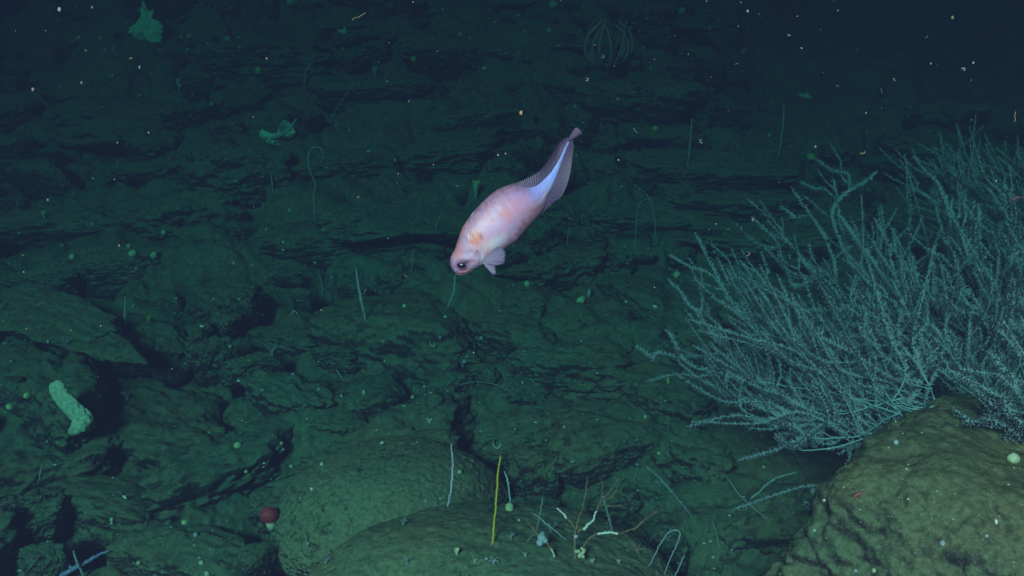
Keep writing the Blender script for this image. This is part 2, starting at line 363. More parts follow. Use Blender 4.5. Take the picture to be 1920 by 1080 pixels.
# ------------------------------------------------------------------ the fish
def attr_mix(nt, name, a, b):
    at = N_(nt, 'ShaderNodeAttribute', attribute_name=name); m = N_(nt, 'ShaderNodeMix', data_type='RGBA')
    nt.links.new(at.outputs['Fac'], m.inputs[0]); m.inputs[6].default_value = (*a, 1); m.inputs[7].default_value = (*b, 1); return m
def fish_skin():
    m, nt, b = nm('fish_skin'); L = nt.links.new; tc = N_(nt, 'ShaderNodeTexCoord')
    at = N_(nt, 'ShaderNodeAttribute', attribute_name='along')
    r = N_(nt, 'ShaderNodeValToRGB'); L(at.outputs['Fac'], r.inputs['Fac']); e = r.color_ramp.elements     # pigment from snout to tail
    e[0].position = 0; e[0].color = (.46, .27, .50, 1); e[1].position = 1; e[1].color = (.34, .42, 1.0, 1)
    for p, c in ((.06, (.55, .30, .58, 1)), (.14, (.70, .42, .58, 1)), (.30, (.78, .50, .70, 1)), (.50, (.74, .42, .64, 1)), (.62, (.62, .42, .80, 1)), (.70, (.44, .42, .92, 1)), (.82, (.40, .48, 1.0, 1))):
        x = r.color_ramp.elements.new(p); x.color = c
    n = N_(nt, 'ShaderNodeTexNoise', Scale=34.0, Detail=4.0, Roughness=.6); L(tc.outputs['Object'], n.inputs['Vector'])
    n2 = N_(nt, 'ShaderNodeTexNoise', Scale=420.0, Detail=6.0, Roughness=.7); L(tc.outputs['Object'], n2.inputs['Vector'])
    rr = N_(nt, 'ShaderNodeValToRGB'); L(n.outputs['Fac'], rr.inputs['Fac']); q = rr.color_ramp.elements
    q[0].position = .38; q[0].color = (.86, .94, 1.10, 1); q[1].position = .64; q[1].color = (1.08, .80, .74, 1)
    mu = N_(nt, 'ShaderNodeMix', data_type='RGBA', blend_type='MULTIPLY'); mu.inputs[0].default_value = 1.0; L(r.outputs['Color'], mu.inputs[6]); L(rr.outputs['Color'], mu.inputs[7])
    ed = N_(nt, 'ShaderNodeAttribute', attribute_name='edge')      # brown tone plus painted shading along the back and the rear belly
    mb_ = N_(nt, 'ShaderNodeMix', data_type='RGBA'); L(ed.outputs['Fac'], mb_.inputs[0]); L(mu.outputs[2], mb_.inputs[6]); mb_.inputs[7].default_value = (.26, .13, .19, 1)
    pt = N_(nt, 'ShaderNodeAttribute', attribute_name='patch'); mp = N_(nt, 'ShaderNodeMix', data_type='RGBA'); L(pt.outputs['Fac'], mp.inputs[0]); L(mb_.outputs[2], mp.inputs[6]); mp.inputs[7].default_value = (.78, .24, .13, 1)
    dk = N_(nt, 'ShaderNodeAttribute', attribute_name='spot'); md = N_(nt, 'ShaderNodeMix', data_type='RGBA'); L(dk.outputs['Fac'], md.inputs[0]); L(mp.outputs[2], md.inputs[6]); md.inputs[7].default_value = (.07, .035, .07, 1)
    wh = N_(nt, 'ShaderNodeAttribute', attribute_name='pale'); mw = N_(nt, 'ShaderNodeMix', data_type='RGBA'); L(wh.outputs['Fac'], mw.inputs[0]); L(md.outputs[2], mw.inputs[6]); mw.inputs[7].default_value = (.74, .86, .95, 1)
    L(mw.outputs[2], b.inputs['Base Color']); b.inputs['Roughness'].default_value = .36; b.inputs['Specular IOR Level'].default_value = .5
    bp = N_(nt, 'ShaderNodeBump', Strength=.5, Distance=.0008); L(n2.outputs['Fac'], bp.inputs['Height']); L(bp.outputs['Normal'], b.inputs['Normal'])
    return m
FD = 1.22; FS = FD / F_PX / 3.375           # metres per pixel of the enlarged view the outline was read from
FO = P(800 + 480 / 3.375, 220 + 620 / 3.375, FD)
fdir = ray(800 + 480 / 3.375, 220 + 620 / 3.375)
FX = Vector((1, 0, 0)); FX = (FX - fdir * FX.dot(fdir)).normalized(); FZ = FX.cross(fdir).normalized(); FZ = FZ if FZ.z > 0 else -FZ
FM = Matrix((( FX.x, fdir.x, FZ.x), (FX.y, fdir.y, FZ.y), (FX.z, fdir.z, FZ.z)))       # local x right, y away, z up
def fz(x, y, k=0.0): return np.array([(x - 480) * FS, k, (620 - y) * FS])
PAIRS = [((160, 962), (188, 990)), ((150, 930), (215, 993)), ((150, 900), (250, 986)), ((160, 868), (292, 965)), ((179, 835), (332, 947)), ((197, 780), (372, 925)), ((227, 700), (420, 888)),
         ((265, 640), (470, 852)), ((306, 588), (520, 818)), ((350, 540), (572, 783)), ((405, 489), (622, 722)), ((465, 450), (667, 673)), ((530, 428), (707, 628)),
         ((588, 430), (738, 585)), ((640, 440), (757, 545)), ((692, 424), (775, 495)), ((742, 385), (800, 435)), ((790, 333), (827, 368)), ((836, 264), (854, 298)), ((870, 196), (883, 216)), ((898, 146), (908, 154))]
fr = empty('deep_sea_fish', FO); fr.rotation_mode = 'QUATERNION'; fr.rotation_quaternion = FM.to_quaternion()
tag(fr, 'pale pink deep sea fish with blue tail swimming head down over the rocks', 'fish')
def sag(s): return -.012 * math.sin(s * math.pi) + .022 * s * s       # the tail bends a little away from the camera
def fish_body():
    n, k = 150, 64
    D = smooth_path([fz(*a) for a, b in PAIRS], n); Vn = smooth_path([fz(*b) for a, b in PAIRS], n)
    s = np.linspace(0, 1, n); th = np.linspace(0, 2 * math.pi, k, endpoint=False)
    wid = np.interp(s, [0, .04, .1, .2, .35, .5, .65, .8, 1], [.55, .8, .88, .74, .64, .58, .5, .6, .8])
    c = (D + Vn) / 2; h = (D - Vn) / 2; hl = np.linalg.norm(h, axis=1)
    round_ = np.clip(np.sqrt(np.clip(s / .03, 0, 1)), .25, 1)
    V = c[:, None] + h[:, None] * np.cos(th)[None, :, None] + np.array([0, 1, 0])[None, None] * (hl * wid * round_)[:, None, None] * (np.sign(np.sin(th)) * np.abs(np.sin(th)) ** .86)[None, :, None]
    V[:, :, 1] += np.array([sag(x) for x in s])[:, None]
    P3 = V.reshape(-1, 3); px = P3[:, 0] / FS + 480; py = 620 - P3[:, 2] / FS; near = P3[:, 1] < np.repeat([sag(x) for x in s], k)
    def blob(x, y, rx, ry=None, a=0, p=1.0):
        ry = ry or rx; ca, sa = math.cos(a), math.sin(a); dx, dy = px - x, py - y
        return np.clip(1.25 - np.hypot((dx * ca + dy * sa) / rx, (-dx * sa + dy * ca) / ry), 0, 1) ** p
    nz = fbm(np.stack([px / 16, py / 16, P3[:, 1] * 0], -1), 4, .65, seed=4)
    # relief: eye socket, brow, gill cover, mouth crease
    nx_ = np.zeros(len(P3)); side = np.where(near, -1, 1)
    nx_ -= .0028 * blob(228, 930, 44, 36); nx_ += .0016 * blob(262, 890, 60, 26, -.5); nx_ -= .0016 * blob(352, 880, 12, 56, .12); nx_ += .0022 * blob(318, 905, 46, 60)
    nx_ += .0006 * nz
    nx_ -= .0007 * blob(222, 968, 50, 9, -.25)
    P3[:, 1] += side * nx_
    t = np.tile(th, n); sv = np.repeat(s, k)
    edge = np.clip(np.cos(t), 0, 1) ** 1.8 * np.interp(sv, [0, .15, .3, .5, .62, .7], [.3, .42, .5, .62, .8, .15]) + np.clip(-np.cos(t), 0, 1) ** 1.8 * np.interp(sv, [0, .2, .45, .55, .66, .74, .8], [.15, .25, .7, 1, 1.3, 1, .15])
    edge = np.clip(1.55 * edge * (1 + .7 * nz), 0, .9)
    patch = np.clip(blob(320, 755, 46, 42) * (1 + 1.3 * nz) + .8 * blob(292, 782, 26, 18), 0, .8) + .35 * blob(210, 840, 28, 60, .3) + .35 * blob(232, 700, 18, 70, .35) + .3 * blob(500, 620, 60, 40) + .4 * blob(285, 905, 40, 16)
    patch = np.clip(patch + .5 * blob(230, 972, 60, 14, -.2), 0, 1)
    spot = np.clip(.5 * blob(345, 745, 12, 24) + .9 * blob(322, 840, 10, 7) + .55 * blob(300, 850, 50, 22, .1) + .95 * blob(230, 928, 46, 36) + .5 * blob(268, 905, 30, 9, -.3), 0, 1)
    for (x, y) in ((262, 735), (258, 758), (262, 780), (270, 722), (282, 716), (328, 790), (300, 740), (352, 760), (255, 770)): spot = np.maximum(spot, .85 * blob(x, y, 5.0))
    pale = np.clip(.8 * blob(347, 885, 8, 52, .1) + .7 * blob(292, 608, 22, 7, -.9) + .9 * blob(183, 968, 10, 8) + .55 * blob(268, 745, 9, 30) + .5 * blob(430, 790, 90, 40, -.5), 0, 1)
    line = np.exp(-((t - np.where(near, 4.2, 99)) / .10) ** 2) * np.interp(sv, [.6, .72, .95, 1], [0, .8, .8, .3]); pale = np.clip(pale + line * (.5 + .5 * nz), 0, 1)
    i = (np.arange(n - 1)[:, None] * k + np.arange(k)[None]).ravel(); j = (np.arange(n - 1)[:, None] * k + (np.arange(k)[None] + 1) % k).ravel()
    mb = MB(); mb.add(P3, [np.stack([i, j, j + k, i + k], -1), [list(range(k))[::-1]], [[(n - 1) * k + x for x in range(k)]]])
    o = mb.build('body', fish_skin(), fr)
    for nme, val in (('along', sv), ('edge', edge), ('patch', patch), ('spot', spot), ('pale', pale)):
        a = o.data.attributes.new(nme, 'FLOAT', 'POINT'); a.data.foreach_set('value', val.astype(np.float32))
    return P3, n, k
BP, BN, BK = fish_body()
def fin_mat(name, web, raycol, alpha=.8):
    m, nt, b = nm(name); mx = attr_mix(nt, 'ray', web, raycol); nt.links.new(mx.outputs[2], b.inputs['Base Color']); b.inputs['Roughness'].default_value = .45
    at = N_(nt, 'ShaderNodeAttribute', attribute_name='ray'); mr = N_(nt, 'ShaderNodeMapRange'); mr.inputs['To Min'].default_value = alpha; mr.inputs['To Max'].default_value = 1
    nt.links.new(at.outputs['Fac'], mr.inputs['Value']); nt.links.new(mr.outputs['Result'], b.inputs['Alpha']); return m
M_FIN = fin_mat('fin_membrane', (.055, .022, .060), (.14, .13, .28), .98); M_PEC = fin_mat('breast_fin', (.13, .09, .22), (.80, .72, .95), .85); M_TAILFIN = fin_mat('tail_fin', (.12, .06, .14), (.22, .16, .32), .92)
def fin(name, base, tip, rays, mat, yb, yt, th=.0004, ripple=.0012, frac=9, rough=0.0, sharp=2.0):
    """a web between two edges with raised rays, thin but solid"""
    m = rays * 8; r = 14; b = smooth_path([fz(*p) for p in base], m); t = smooth_path([fz(*p) for p in tip], m)
    u = np.linspace(0, 1, m); b[:, 1] = np.interp(u, np.linspace(0, 1, len(yb)), yb); t[:, 1] = np.interp(u, np.linspace(0, 1, len(yt)), yt)
    ph = u * rays * 2 * math.pi; ray_ = (np.cos(ph) * .5 + .5) ** sharp
    jag = 1 - rough * (.5 - .5 * np.cos(ph)) * RNG.uniform(.6, 1.3, m)
    v = np.linspace(0, 1, r); G = b[:, None] + (t - b)[:, None] * (v[None, :] * jag[:, None])[..., None]
    off = th * (1 + 1.4 * ray_)[:, None] * (1 - .75 * v)[None]; rip = ripple * np.sin(u * frac)[:, None] * v[None]
    G[..., 1] += rip; A = G.copy(); A[..., 1] -= off; Bk = G.copy(); Bk[..., 1] += off
    V = np.concatenate([A.reshape(-1, 3), Bk.reshape(-1, 3)]); i = (np.arange(m - 1)[:, None] * r + np.arange(r - 1)[None]).ravel(); q = m * r
    Fa = np.stack([i, i + 1, i + r + 1, i + r], -1); Fb = np.stack([i, i + r, i + r + 1, i + 1], -1) + q
    e = np.arange(m - 1) * r + r - 1; Fe = np.stack([e, e + r, e + r + q, e + q], -1)
    mb = MB(); at = np.tile((ray_[:, None] * (1 - .65 * v)[None]).ravel(), 2); mb.add(V, [Fa, Fb, Fe], at); return mb.build(name, mat, fr, attr='ray')
sg = lambda a, b, n=6: [sag(x) for x in np.linspace(a, b, n)]
fin('dorsal_fin', [(540, 440), (600, 452), (650, 450), (700, 428), (748, 384), (795, 332), (838, 265), (872, 196), (900, 148)],
    [(520, 425), (572, 412), (628, 388), (700, 348), (750, 298), (798, 224), (832, 168), (870, 130), (903, 118)], 40, M_FIN, sg(.5, 1), sg(.5, 1), sharp=1.2)
fin('anal_fin', [(720, 600), (745, 560), (775, 492), (800, 432), (828, 364), (854, 296), (884, 214), (908, 150)],
    [(712, 628), (792, 546), (850, 502), (890, 424), (914, 335), (926, 245), (934, 190), (932, 142)], 44, M_FIN, sg(.6, 1), sg(.6, 1), sharp=1.2)
fin('tail_fin', [(898, 140), (902, 143), (906, 147), (910, 150)], [(912, 112), (950, 60), (978, 78), (984, 98), (930, 138)], 9, M_TAILFIN, [sag(1)] * 2, [sag(1) + .004] * 2, ripple=.0006)
HW = -.0235
fin('pectoral_fin', [(352, 898), (356, 904), (360, 910), (362, 917)], [(458, 803), (485, 824), (500, 850), (496, 888), (488, 912), (452, 924), (432, 926)], 15, M_PEC, [HW, HW], [HW - .014, HW - .022, HW - .016], rough=.10, ripple=.0022)
fin('pectoral_fin', [(358, 910), (362, 918), (364, 922), (366, 926)], [(440, 918), (436, 945), (441, 975), (424, 985), (402, 965), (376, 938)], 9, M_PEC, [HW, HW], [HW - .012, HW - .012], rough=.12)
fin('pectoral_fin', [(380, 900), (384, 908), (388, 914)], [(470, 862), (486, 890), (470, 915), (440, 930)], 9, M_PEC, [.022, .022], [.036, .040], rough=.1)
def ellips(mb, c, r, k=16, n=12, attr=None, lump=0, seed=0):
    a = np.linspace(0, math.pi, n + 1)[1:-1]; b = np.linspace(0, 2 * math.pi, k, endpoint=False)
    D = np.stack([np.sin(a)[:, None] * np.cos(b)[None], np.sin(a)[:, None] * np.sin(b)[None], np.cos(a)[:, None] * np.ones(k)[None]], -1).reshape(-1, 3)
    D = np.vstack([D, [[0, 0, 1], [0, 0, -1]]]); m = len(D) - 2
    if lump: D = D * (1 + lump * fbm(D * 2.2 + seed * 3.1, 3, seed=seed))[:, None]
    i = (np.arange(n - 2)[:, None] * k + np.arange(k)[None]).ravel(); j = (np.arange(n - 2)[:, None] * k + (np.arange(k)[None] + 1) % k).ravel(); x = np.arange(k); x2 = (x + 1) % k
    mb.add(np.array(c) + D * np.array(r), [np.stack([i, i + k, j + k, j], -1), np.stack([x, x2, np.full(k, m)], -1), np.stack([(n - 2) * k + x2, (n - 2) * k + x, np.full(k, m + 1)], -1)], attr)
M_EYE, nt_, b_ = nm('eye_lens'); b_.inputs['Base Color'].default_value = (.012, .014, .035, 1); b_.inputs['Roughness'].default_value = .28; b_.inputs['Coat Weight'].default_value = .15
M_LID = simple('eye_rim', (.20, .09, .13), rough=.35, scale=300)
def fish_eye(side):
    c = fz(228, 931); d = np.hypot(BP[:, 0] - c[0], BP[:, 2] - c[2]); m = (BP[:, 1] < 0) if side < 0 else (BP[:, 1] > 0)
    y = BP[m][np.argmin(d[m])][1]; mb = MB(); ellips(mb, (c[0], y - side * .0012, c[2]), (32 * FS, .0036, 23 * FS), 24, 16); e = mb.build('eye', M_EYE, fr)
    mb = MB(); t = np.linspace(0, 2 * math.pi, 33)[:-1]; Q = np.stack([c[0] + 33 * FS * np.cos(t), np.full(32, y + side * .0006), c[2] + 25 * FS * np.sin(t)], -1)
    tube(mb, np.vstack([Q, Q[:2]]), .0008, 8); mb.build('eyelid', M_LID, e)
fish_eye(-1); fish_eye(1)
mb = MB(); tube(mb, smooth_path([fz(186, 985, -.008), fz(205, 992, -.0075), fz(235, 990, -.010), fz(262, 978, -.015), fz(290, 963, -.018)], 24), np.linspace(.0007, .0004, 24), 8); mb.build('lip', M_LID, fr)

# ------------------------------------------------------------------ life on the seabed: materials
M_POLYP, nt_, b_ = nm('coral_polyps'); mx_ = attr_mix(nt_, 'ray', (.26, .50, .49), (.24, .35, .385)); nt_.links.new(mx_.outputs[2], b_.inputs['Base Color']); b_.inputs['Roughness'].default_value = .7; b_.inputs['Specular IOR Level'].default_value = .1
M_POLYP2, nt_, b_ = nm('coral_polyps_far'); mx_ = attr_mix(nt_, 'ray', (.28, .52, .48), (.24, .36, .38)); nt_.links.new(mx_.outputs[2], b_.inputs['Base Color']); b_.inputs['Roughness'].default_value = .7
M_GREEN = simple('sponge_green', (.42, .60, .30), scale=90, bump=.3); M_BRIGHT = simple('sponge_bright', (.26, .62, .10), scale=90, bump=.3)
M_PALE = simple('sponge_pale', (.55, .62, .40), scale=120, bump=.3); M_BLUE = simple('sponge_blue', (.38, .46, .52), scale=120, bump=.3)
M_FAR = simple('sponge_mint', (.50, .85, .60), scale=60, var=.12); M_WHITE = simple('white_lime', (.85, .85, .80), scale=200, var=.1); M_WHIP = simple('whip_pale', (.36, .48, .48), scale=200); M_DIM = simple('whip_dim', (.26, .36, .36), scale=200)
M_LAV = simple('whip_lavender', (.55, .50, .68), scale=200); M_YEL = simple('whip_yellow', (.60, .46, .04), scale=200, var=.15); M_ORG = simple('holdfast_orange', (.95, .38, .03), scale=200)
M_RED = simple('anemone_red', (.45, .05, .06), scale=60, bump=.3); M_TWIG = simple('twig_brown', (.26, .17, .10), scale=160, var=.5, bump=.4); M_STAR = simple('seastar_brown', (.98, .34, .30), scale=100)
M_PINK = simple('pink_flesh', (.42, .12, .15), scale=200); M_SNOW = simple('snow_pale', (.42, .42, .44), scale=300, var=.2); M_SNOWO = simple('snow_tan', (.55, .36, .18), scale=300, var=.2)
M_SLATE = simple('slate_blue', (.22, .28, .50), scale=100); M_DIMROSE = simple('snow_rose', (.42, .26, .26), scale=300)

# ------------------------------------------------------------------ bottlebrush coral thicket
def perp(v, r):
    a = r.normal(size=3); a -= v * a.dot(v) / (v.dot(v) + 1e-9); return a / (np.linalg.norm(a) + 1e-9)
def coral(root, targets, label, seed, sides=9, mat=M_POLYP, pol=.0112, spacing=.0056, bare=.5, thick=.0017, per=6, group='bottlebrush corals of the thicket'):
    r = np.random.default_rng(seed); e = empty('bottlebrush_coral', root); tag(e, label, 'coral', group); USED.add(label); R0 = np.array(root)
    up = np.array([-.55, -.05, .85])
    mb = MB(); foot = np.array([0, 0, 0]); tube(mb, np.array([[0, 0, -.03], [0, 0, .0], [0, -.005, .010]]), [.007, .005, .003], 8, 0.0); mb.build('holdfast', mat, e, attr='ray')
    for tp in targets:
        T = np.array(tp) - R0; L = np.linalg.norm(T); mb = MB()
        mid1 = T * .35 + np.array([0, 0, -.13 * L]) + r.normal(0, .06, 3) * L; mid2 = T * .72 + np.array([0, 0, -.10 * L]) + r.normal(0, .05, 3) * L
        j0 = np.array([r.normal(0, .035), r.normal(0, .03), -.01]); sp = spacing * r.uniform(.85, 1.5); Q = smooth_path([j0, mid1 + r.normal(0, .05, 3) * L, mid2 + r.normal(0, .03, 3) * L, T], 42); Q += .004 * np.cumsum(r.normal(0, .35, Q.shape), 0)
        tube(mb, Q, np.linspace(thick, .0008, 42), 5, 0.0); bristles(mb, Q[int(42 * bare):], .001, pol, sp, per, rng=r)
        ns = int(sides * r.uniform(.7, 1.3))
        for k in range(ns):
            t = r.uniform(.22, .9); i = int(t * 41); b = Q[i]; tan = Q[min(i + 1, 41)] - Q[max(i - 1, 0)]; tan /= np.linalg.norm(tan)
            d = tan * r.uniform(.3, .9) + up * r.uniform(.0, .8) + perp(tan, r) * r.uniform(.25, .95); d /= np.linalg.norm(d)
            l = r.uniform(.09, .30) * min(1.15, .55 + L) * (1.3 - .85 * t); d2 = d + up * r.uniform(-.1, .6) + perp(d, r) * .25; d2 /= np.linalg.norm(d2)
            wv = perp(d, r) * l * r.uniform(.05, .22); B = smooth_path([b, b + d * l * .3 + wv, b + d * l * .6, b + d * l * .6 + d2 * l * .4 - wv * .4], 18); tube(mb, B, np.linspace(.0012, .0006, 18), 4, 0.0)
            bristles(mb, B[2:], .0008, pol * r.uniform(.75, 1.1), sp, per, rng=r)
            if r.random() < .55:
                j = int(r.uniform(4, 11)); d3 = d2 * .6 + perp(d2, r) * .7 + up * .3; d3 /= np.linalg.norm(d3); l3 = l * r.uniform(.4, .7)
                C = smooth_path([B[j], B[j] + d3 * l3 * .5, B[j] + d3 * l3 * .7 + up * l3 * .35], 12); tube(mb, C, np.linspace(.0009, .0005, 12), 4, 0.0); bristles(mb, C[1:], .0007, pol * r.uniform(.7, 1.0), sp, per, rng=r)
        mb.build('branch', mat, e, attr='ray')
    return e
g, _, dA = ground(1745, 765)
coral(P(1745, 768, dA + .01), [P(*t) for t in ((1245, 605, 2.55), (1300, 700, 2.5), (1270, 520, 2.7), (1302, 445, 2.85), (1370, 600, 2.6), (1432, 425, 2.95), (1482, 352, 3.15), (1420, 545, 2.7), (1345, 745, 2.45), (1420, 800, 2.45), (1540, 800, 2.4),
      (1510, 480, 2.85), (1575, 400, 3.05), (1590, 600, 2.5), (1460, 680, 2.5), (1620, 500, 2.75), (1545, 560, 2.6), (1655, 610, 2.45), (1700, 520, 2.55), (1360, 510, 2.75), (1470, 610, 2.55), (1620, 690, 2.4), (1480, 740, 2.4), (1530, 640, 2.45), (1330, 650, 2.6), (1400, 480, 2.9), (1560, 720, 2.35))],
      'big bushy pale teal bottlebrush coral spreading left from behind the right boulder', 1)
coral(P(1870, 750, dA + .20), [P(*t) for t in ((1645, 325, 3.35), (1695, 280, 3.45), (1760, 420, 2.95), (1820, 500, 2.75), (1900, 480, 2.65), (1970, 560, 2.55), (1740, 560, 2.6), (1850, 600, 2.45), (1790, 640, 2.42), (1680, 430, 3.05), (1930, 620, 2.4), (1980, 420, 2.85), (1570, 335, 3.3), (1720, 490, 2.8), (1700, 300, 3.3), (1740, 340, 3.1), (1880, 330, 2.9), (1930, 360, 2.9), (1780, 370, 3.0), (1860, 460, 2.7), (1650, 390, 3.2), (1690, 560, 2.55), (1840, 660, 2.4), (1830, 400, 3.0), (1780, 560, 2.6), (1900, 560, 2.5), (1620, 430, 3.0))],
      'bushy bottlebrush coral standing upright directly above the right boulder, by the right edge', 2)
coral(P(2000, 500, 3.5), [P(*t) for t in ((1765, 250, 3.75), (1802, 245, 3.7), (1845, 275, 3.65), (1905, 255, 3.55), (1665, 335, 3.5), (1725, 375, 3.35), (1860, 380, 3.25), (1965, 300, 3.4), (1780, 330, 3.5), (1900, 330, 3.4), (1830, 330, 3.4), (1700, 300, 3.6), (1740, 290, 3.6), (1880, 290, 3.5), (1930, 270, 3.5), (1820, 300, 3.6))],
      'farthest, dimmest bottlebrush coral at the thicket top near the right edge', 3, mat=M_POLYP2, bare=.2, per=4)
g4, _, d4 = ground(1915, 800)
coral(P(1990, 800, d4), [P(*t) for t in ((1835, 768, d4 - .02), (1868, 692, 2.05), (1888, 822, d4 - .03), (1935, 640, 2.1), (1900, 730, 2.0))],
      'nearest bottlebrush coral drooping over the right boulder top at the right edge', 4, sides=6)

# ------------------------------------------------------------------ whips, stalks
def whip(name, pts, r_px, mat, label, cat='whip coral', taper=(.6, 1, .7), knobs=0, hairy=0, lean=0.0, group='whip corals on the slope', k=7, n=40):
    """pts in image order base last; the base stands on the ground, the rest rises in a plane facing across the slope"""
    g, nr, d = ground(*pts[-1]); d0 = d
    W = []
    for i, (x, y) in enumerate(pts[::-1]): W.append(np.array(P(x, y, d0 - lean * i - .01 * (i > 0))))
    W[0] = np.array(g) - np.array(ray(*pts[-1])) * -.004 + np.array([0, 0, -.006]); b = W[0].copy(); Q = smooth_path(np.array(W) - b, n); Q[2:-1] += RNG.normal(0, .0006, Q[2:-1].shape)
    rr = np.interp(np.linspace(0, 1, n), [0, .5, 1], taper[::-1]) * r_px * .82 * d0 / F_PX
    mb = MB(); tube(mb, Q, rr, k, 0.0)
    o = mb.build(name, mat, attr='ray'); o.location = b; USED.add(label); tag(o, label, cat, group)
    if not hairy and r_px >= 2.2 and mat is not M_YEL and mat is not M_SLATE: hairy = 1.5
    if hairy:
        h = MB(); bristles(h, Q[3:], rr[0] * .6, hairy * d0 / F_PX, .006, 5, .0009); h.build('polyps', mat, o, attr='ray')
    return o
whip('whip_coral', [(601, 305), (606, 290), (600, 277), (586, 278), (578, 294), (581, 320), (591, 345), (588, 375), (592, 425)], 1.7, M_DIM, 'thin whip coral bent over in a hook at its top', n=80)
whip('whip_coral', [(668, 505), (672, 535), (679, 570), (686, 602)], 3.6, M_WHIP, 'thickest pale feathery whip coral, left of and below the fish', hairy=4.5, taper=(.5, 1, .5))
whip('whip_coral', [(612, 650), (624, 680), (634, 698), (649, 714)], 2.4, M_DIM, 'leaning pale whip coral below the thick feathery one', hairy=2)
whip('whip_coral', [(235, 556), (234, 590), (234, 626)], 2.4, M_DIM, 'straight upright whip coral in the left part, alone above the knobbly sponge')
whip('whip_coral', [(507, 323), (510, 342), (513, 362)], 2.0, M_DIM, 'short stiff whip coral left of the hooked one, below the frilly sponge')
whip('whip_coral', [(588, 116), (575, 130), (571, 150), (571, 173)], 2.3, M_DIM, 'curved whip coral far back, near the top left of centre')
whip('whip_coral', [(664, 152), (642, 188), (624, 217), (638, 234), (656, 236)], 1.1, M_DIM, 'hair thin whip bent like an elbow, above the hooked whip', n=50)
whip('whip_coral', [(1297, 222), (1294, 268), (1289, 312)], 2.6, M_DIM, 'tall straight dim whip coral right of the fish tail')
whip('whip_coral', [(1468, 196), (1470, 205), (1467, 245), (1460, 293)], 2.6, M_DIM, 'tall dim whip coral standing above the left slope of the thicket, farthest right')
whip('whip_coral', [(1188, 345), (1215, 368), (1227, 408), (1230, 452)], 1.2, M_DIM, 'thin arched whip coral right of the fish, curving over')
whip('whip_coral', [(1225, 372), (1203, 378), (1194, 405), (1190, 488)], 1.0, M_DIM, 'hair thin arched whip just left of the thin arched one')
whip('whip_coral', [(853, 515), (851, 545), (838, 577)], 2.2, M_WHIP, 'thin pale whip directly under the fish snout')
whip('whip_coral', [(846, 832), (849, 872), (846, 915), (838, 950)], 2.5, M_LAV, 'lavender whip coral with frayed tip on the silt mound', hairy=2.5)
whip('whip_coral', [(946, 884), (953, 908), (958, 950)], 2.4, M_WHIP, 'pale whip coral just right of the yellow one, beside a ball sponge')
whip('whip_coral', [(1018, 932), (1013, 962), (1005, 996)], 1.3, M_DIM, 'thin short whip between the yellow whip and the dead twig coral')
whip('whip_coral', [(1000, 962), (1035, 990), (1068, 1013)], 1.5, M_WHIP, 'straight pale whip lying slanted against the dead twig coral', lean=.02)
whip('whip_coral', [(1245, 1078), (1262, 1035), (1275, 1005), (1270, 994), (1255, 998), (1242, 1014), (1214, 1062)], 2.0, M_DIM, 'thick pale whip folded over like a hairpin, right of the dead twig coral', n=60)
whip('whip_coral', [(1283, 1040), (1275, 1060), (1262, 1084)], 1.8, M_DIM, 'short pale whip leaning right of the hairpin one, at the bottom edge')
whip('whip_coral', [(1360, 890), (1388, 930), (1420, 958), (1446, 976)], 1.3, M_DIM, 'thin whip lying in the green hollow left of the right boulder')
whip('whip_coral', [(1335, 975), (1345, 1005), (1350, 1036)], 1.1, M_DIM, 'thin whip standing in the green hollow, lowest there')
whip('whip_coral', [(825, 405), (818, 424), (812, 446)], 1.2, M_DIM, 'hair thin whip left of the fish body, upper of two')
whip('whip_coral', [(776, 470), (773, 490), (770, 512)], 1.2, M_DIM, 'hair thin whip left of the fish head, lower of two')
whip('whip_coral', [(596, 505), (605, 540), (597, 567)], 1.4, M_DIM, 'thin bent whip left of the thick feathery whip')
whip('whip_coral', [(1067, 425), (1062, 462)], 1.1, M_DIM, 'hair thin whip between the fish belly and the arched whips')
whip('whip_coral', [(78, 872), (70, 912)], 1.2, M_DIM, 'faint thin whip below the knobbly sponge, near the left edge')
whip('whip_coral', [(573, 1005), (580, 1036)], 1.2, M_DIM, 'thin whip right of and below the red anemone')
whip('whip_coral', [(138, 1034), (146, 1056), (160, 1084)], 3.0, M_WHIP, 'thick banded whip crossing the slate blue arm at the bottom left', hairy=1.5, lean=.03)
whip('whip_coral', [(1002, 1000), (985, 1015)], .9, M_DIM, 'very short hair thin whip left of the white sponge cluster', lean=.02)
whip('whip_coral', [(1190, 898), (1197, 870)][::-1], 1.0, M_DIM, 'tiny thin whip below the split slab, right of the dead twig coral')
whip('whip_coral', [(862, 722), (885, 716), (915, 718), (945, 727), (962, 735)], .9, M_DIM, 'very thin curved filament lying across the dark rock below the fish', lean=-.004)
y_ = whip('yellow_whip', [(939, 855), (934, 885), (930, 945), (923, 1021)], 2.5, M_YEL, 'bright yellow upright whip with orange foot on the bottom boulder', taper=(.7, 1, 1), group='yellow whip', cat='whip coral'); del y_['group']
mb = MB(); ellips(mb, (0, 0, .004), (.0055, .0055, .006), 12, 8); mb.build('holdfast', M_ORG, y_)
whip('fallen_branch', [(1212, 875), (1238, 898), (1268, 932), (1302, 970)], 1.6, M_DIM, 'long broken bottlebrush branch lying above the hairpin whip', 'coral branch', hairy=9, group='fallen bottlebrush branches', lean=.01)
whip('fallen_branch', [(1492, 886), (1452, 898), (1420, 925), (1385, 952), (1345, 962), (1325, 950)], 1.8, M_WHIP, 'fallen bottlebrush branch snaking through the green hollow', 'coral branch', hairy=4, group='fallen bottlebrush branches', lean=.008)
whip('fallen_branch', [(1130, 930), (1140, 965), (1150, 1000)], 1.4, M_DIM, 'dim fuzzy branch standing just behind the dead twig coral', 'coral branch', hairy=6, group='fallen bottlebrush branches')
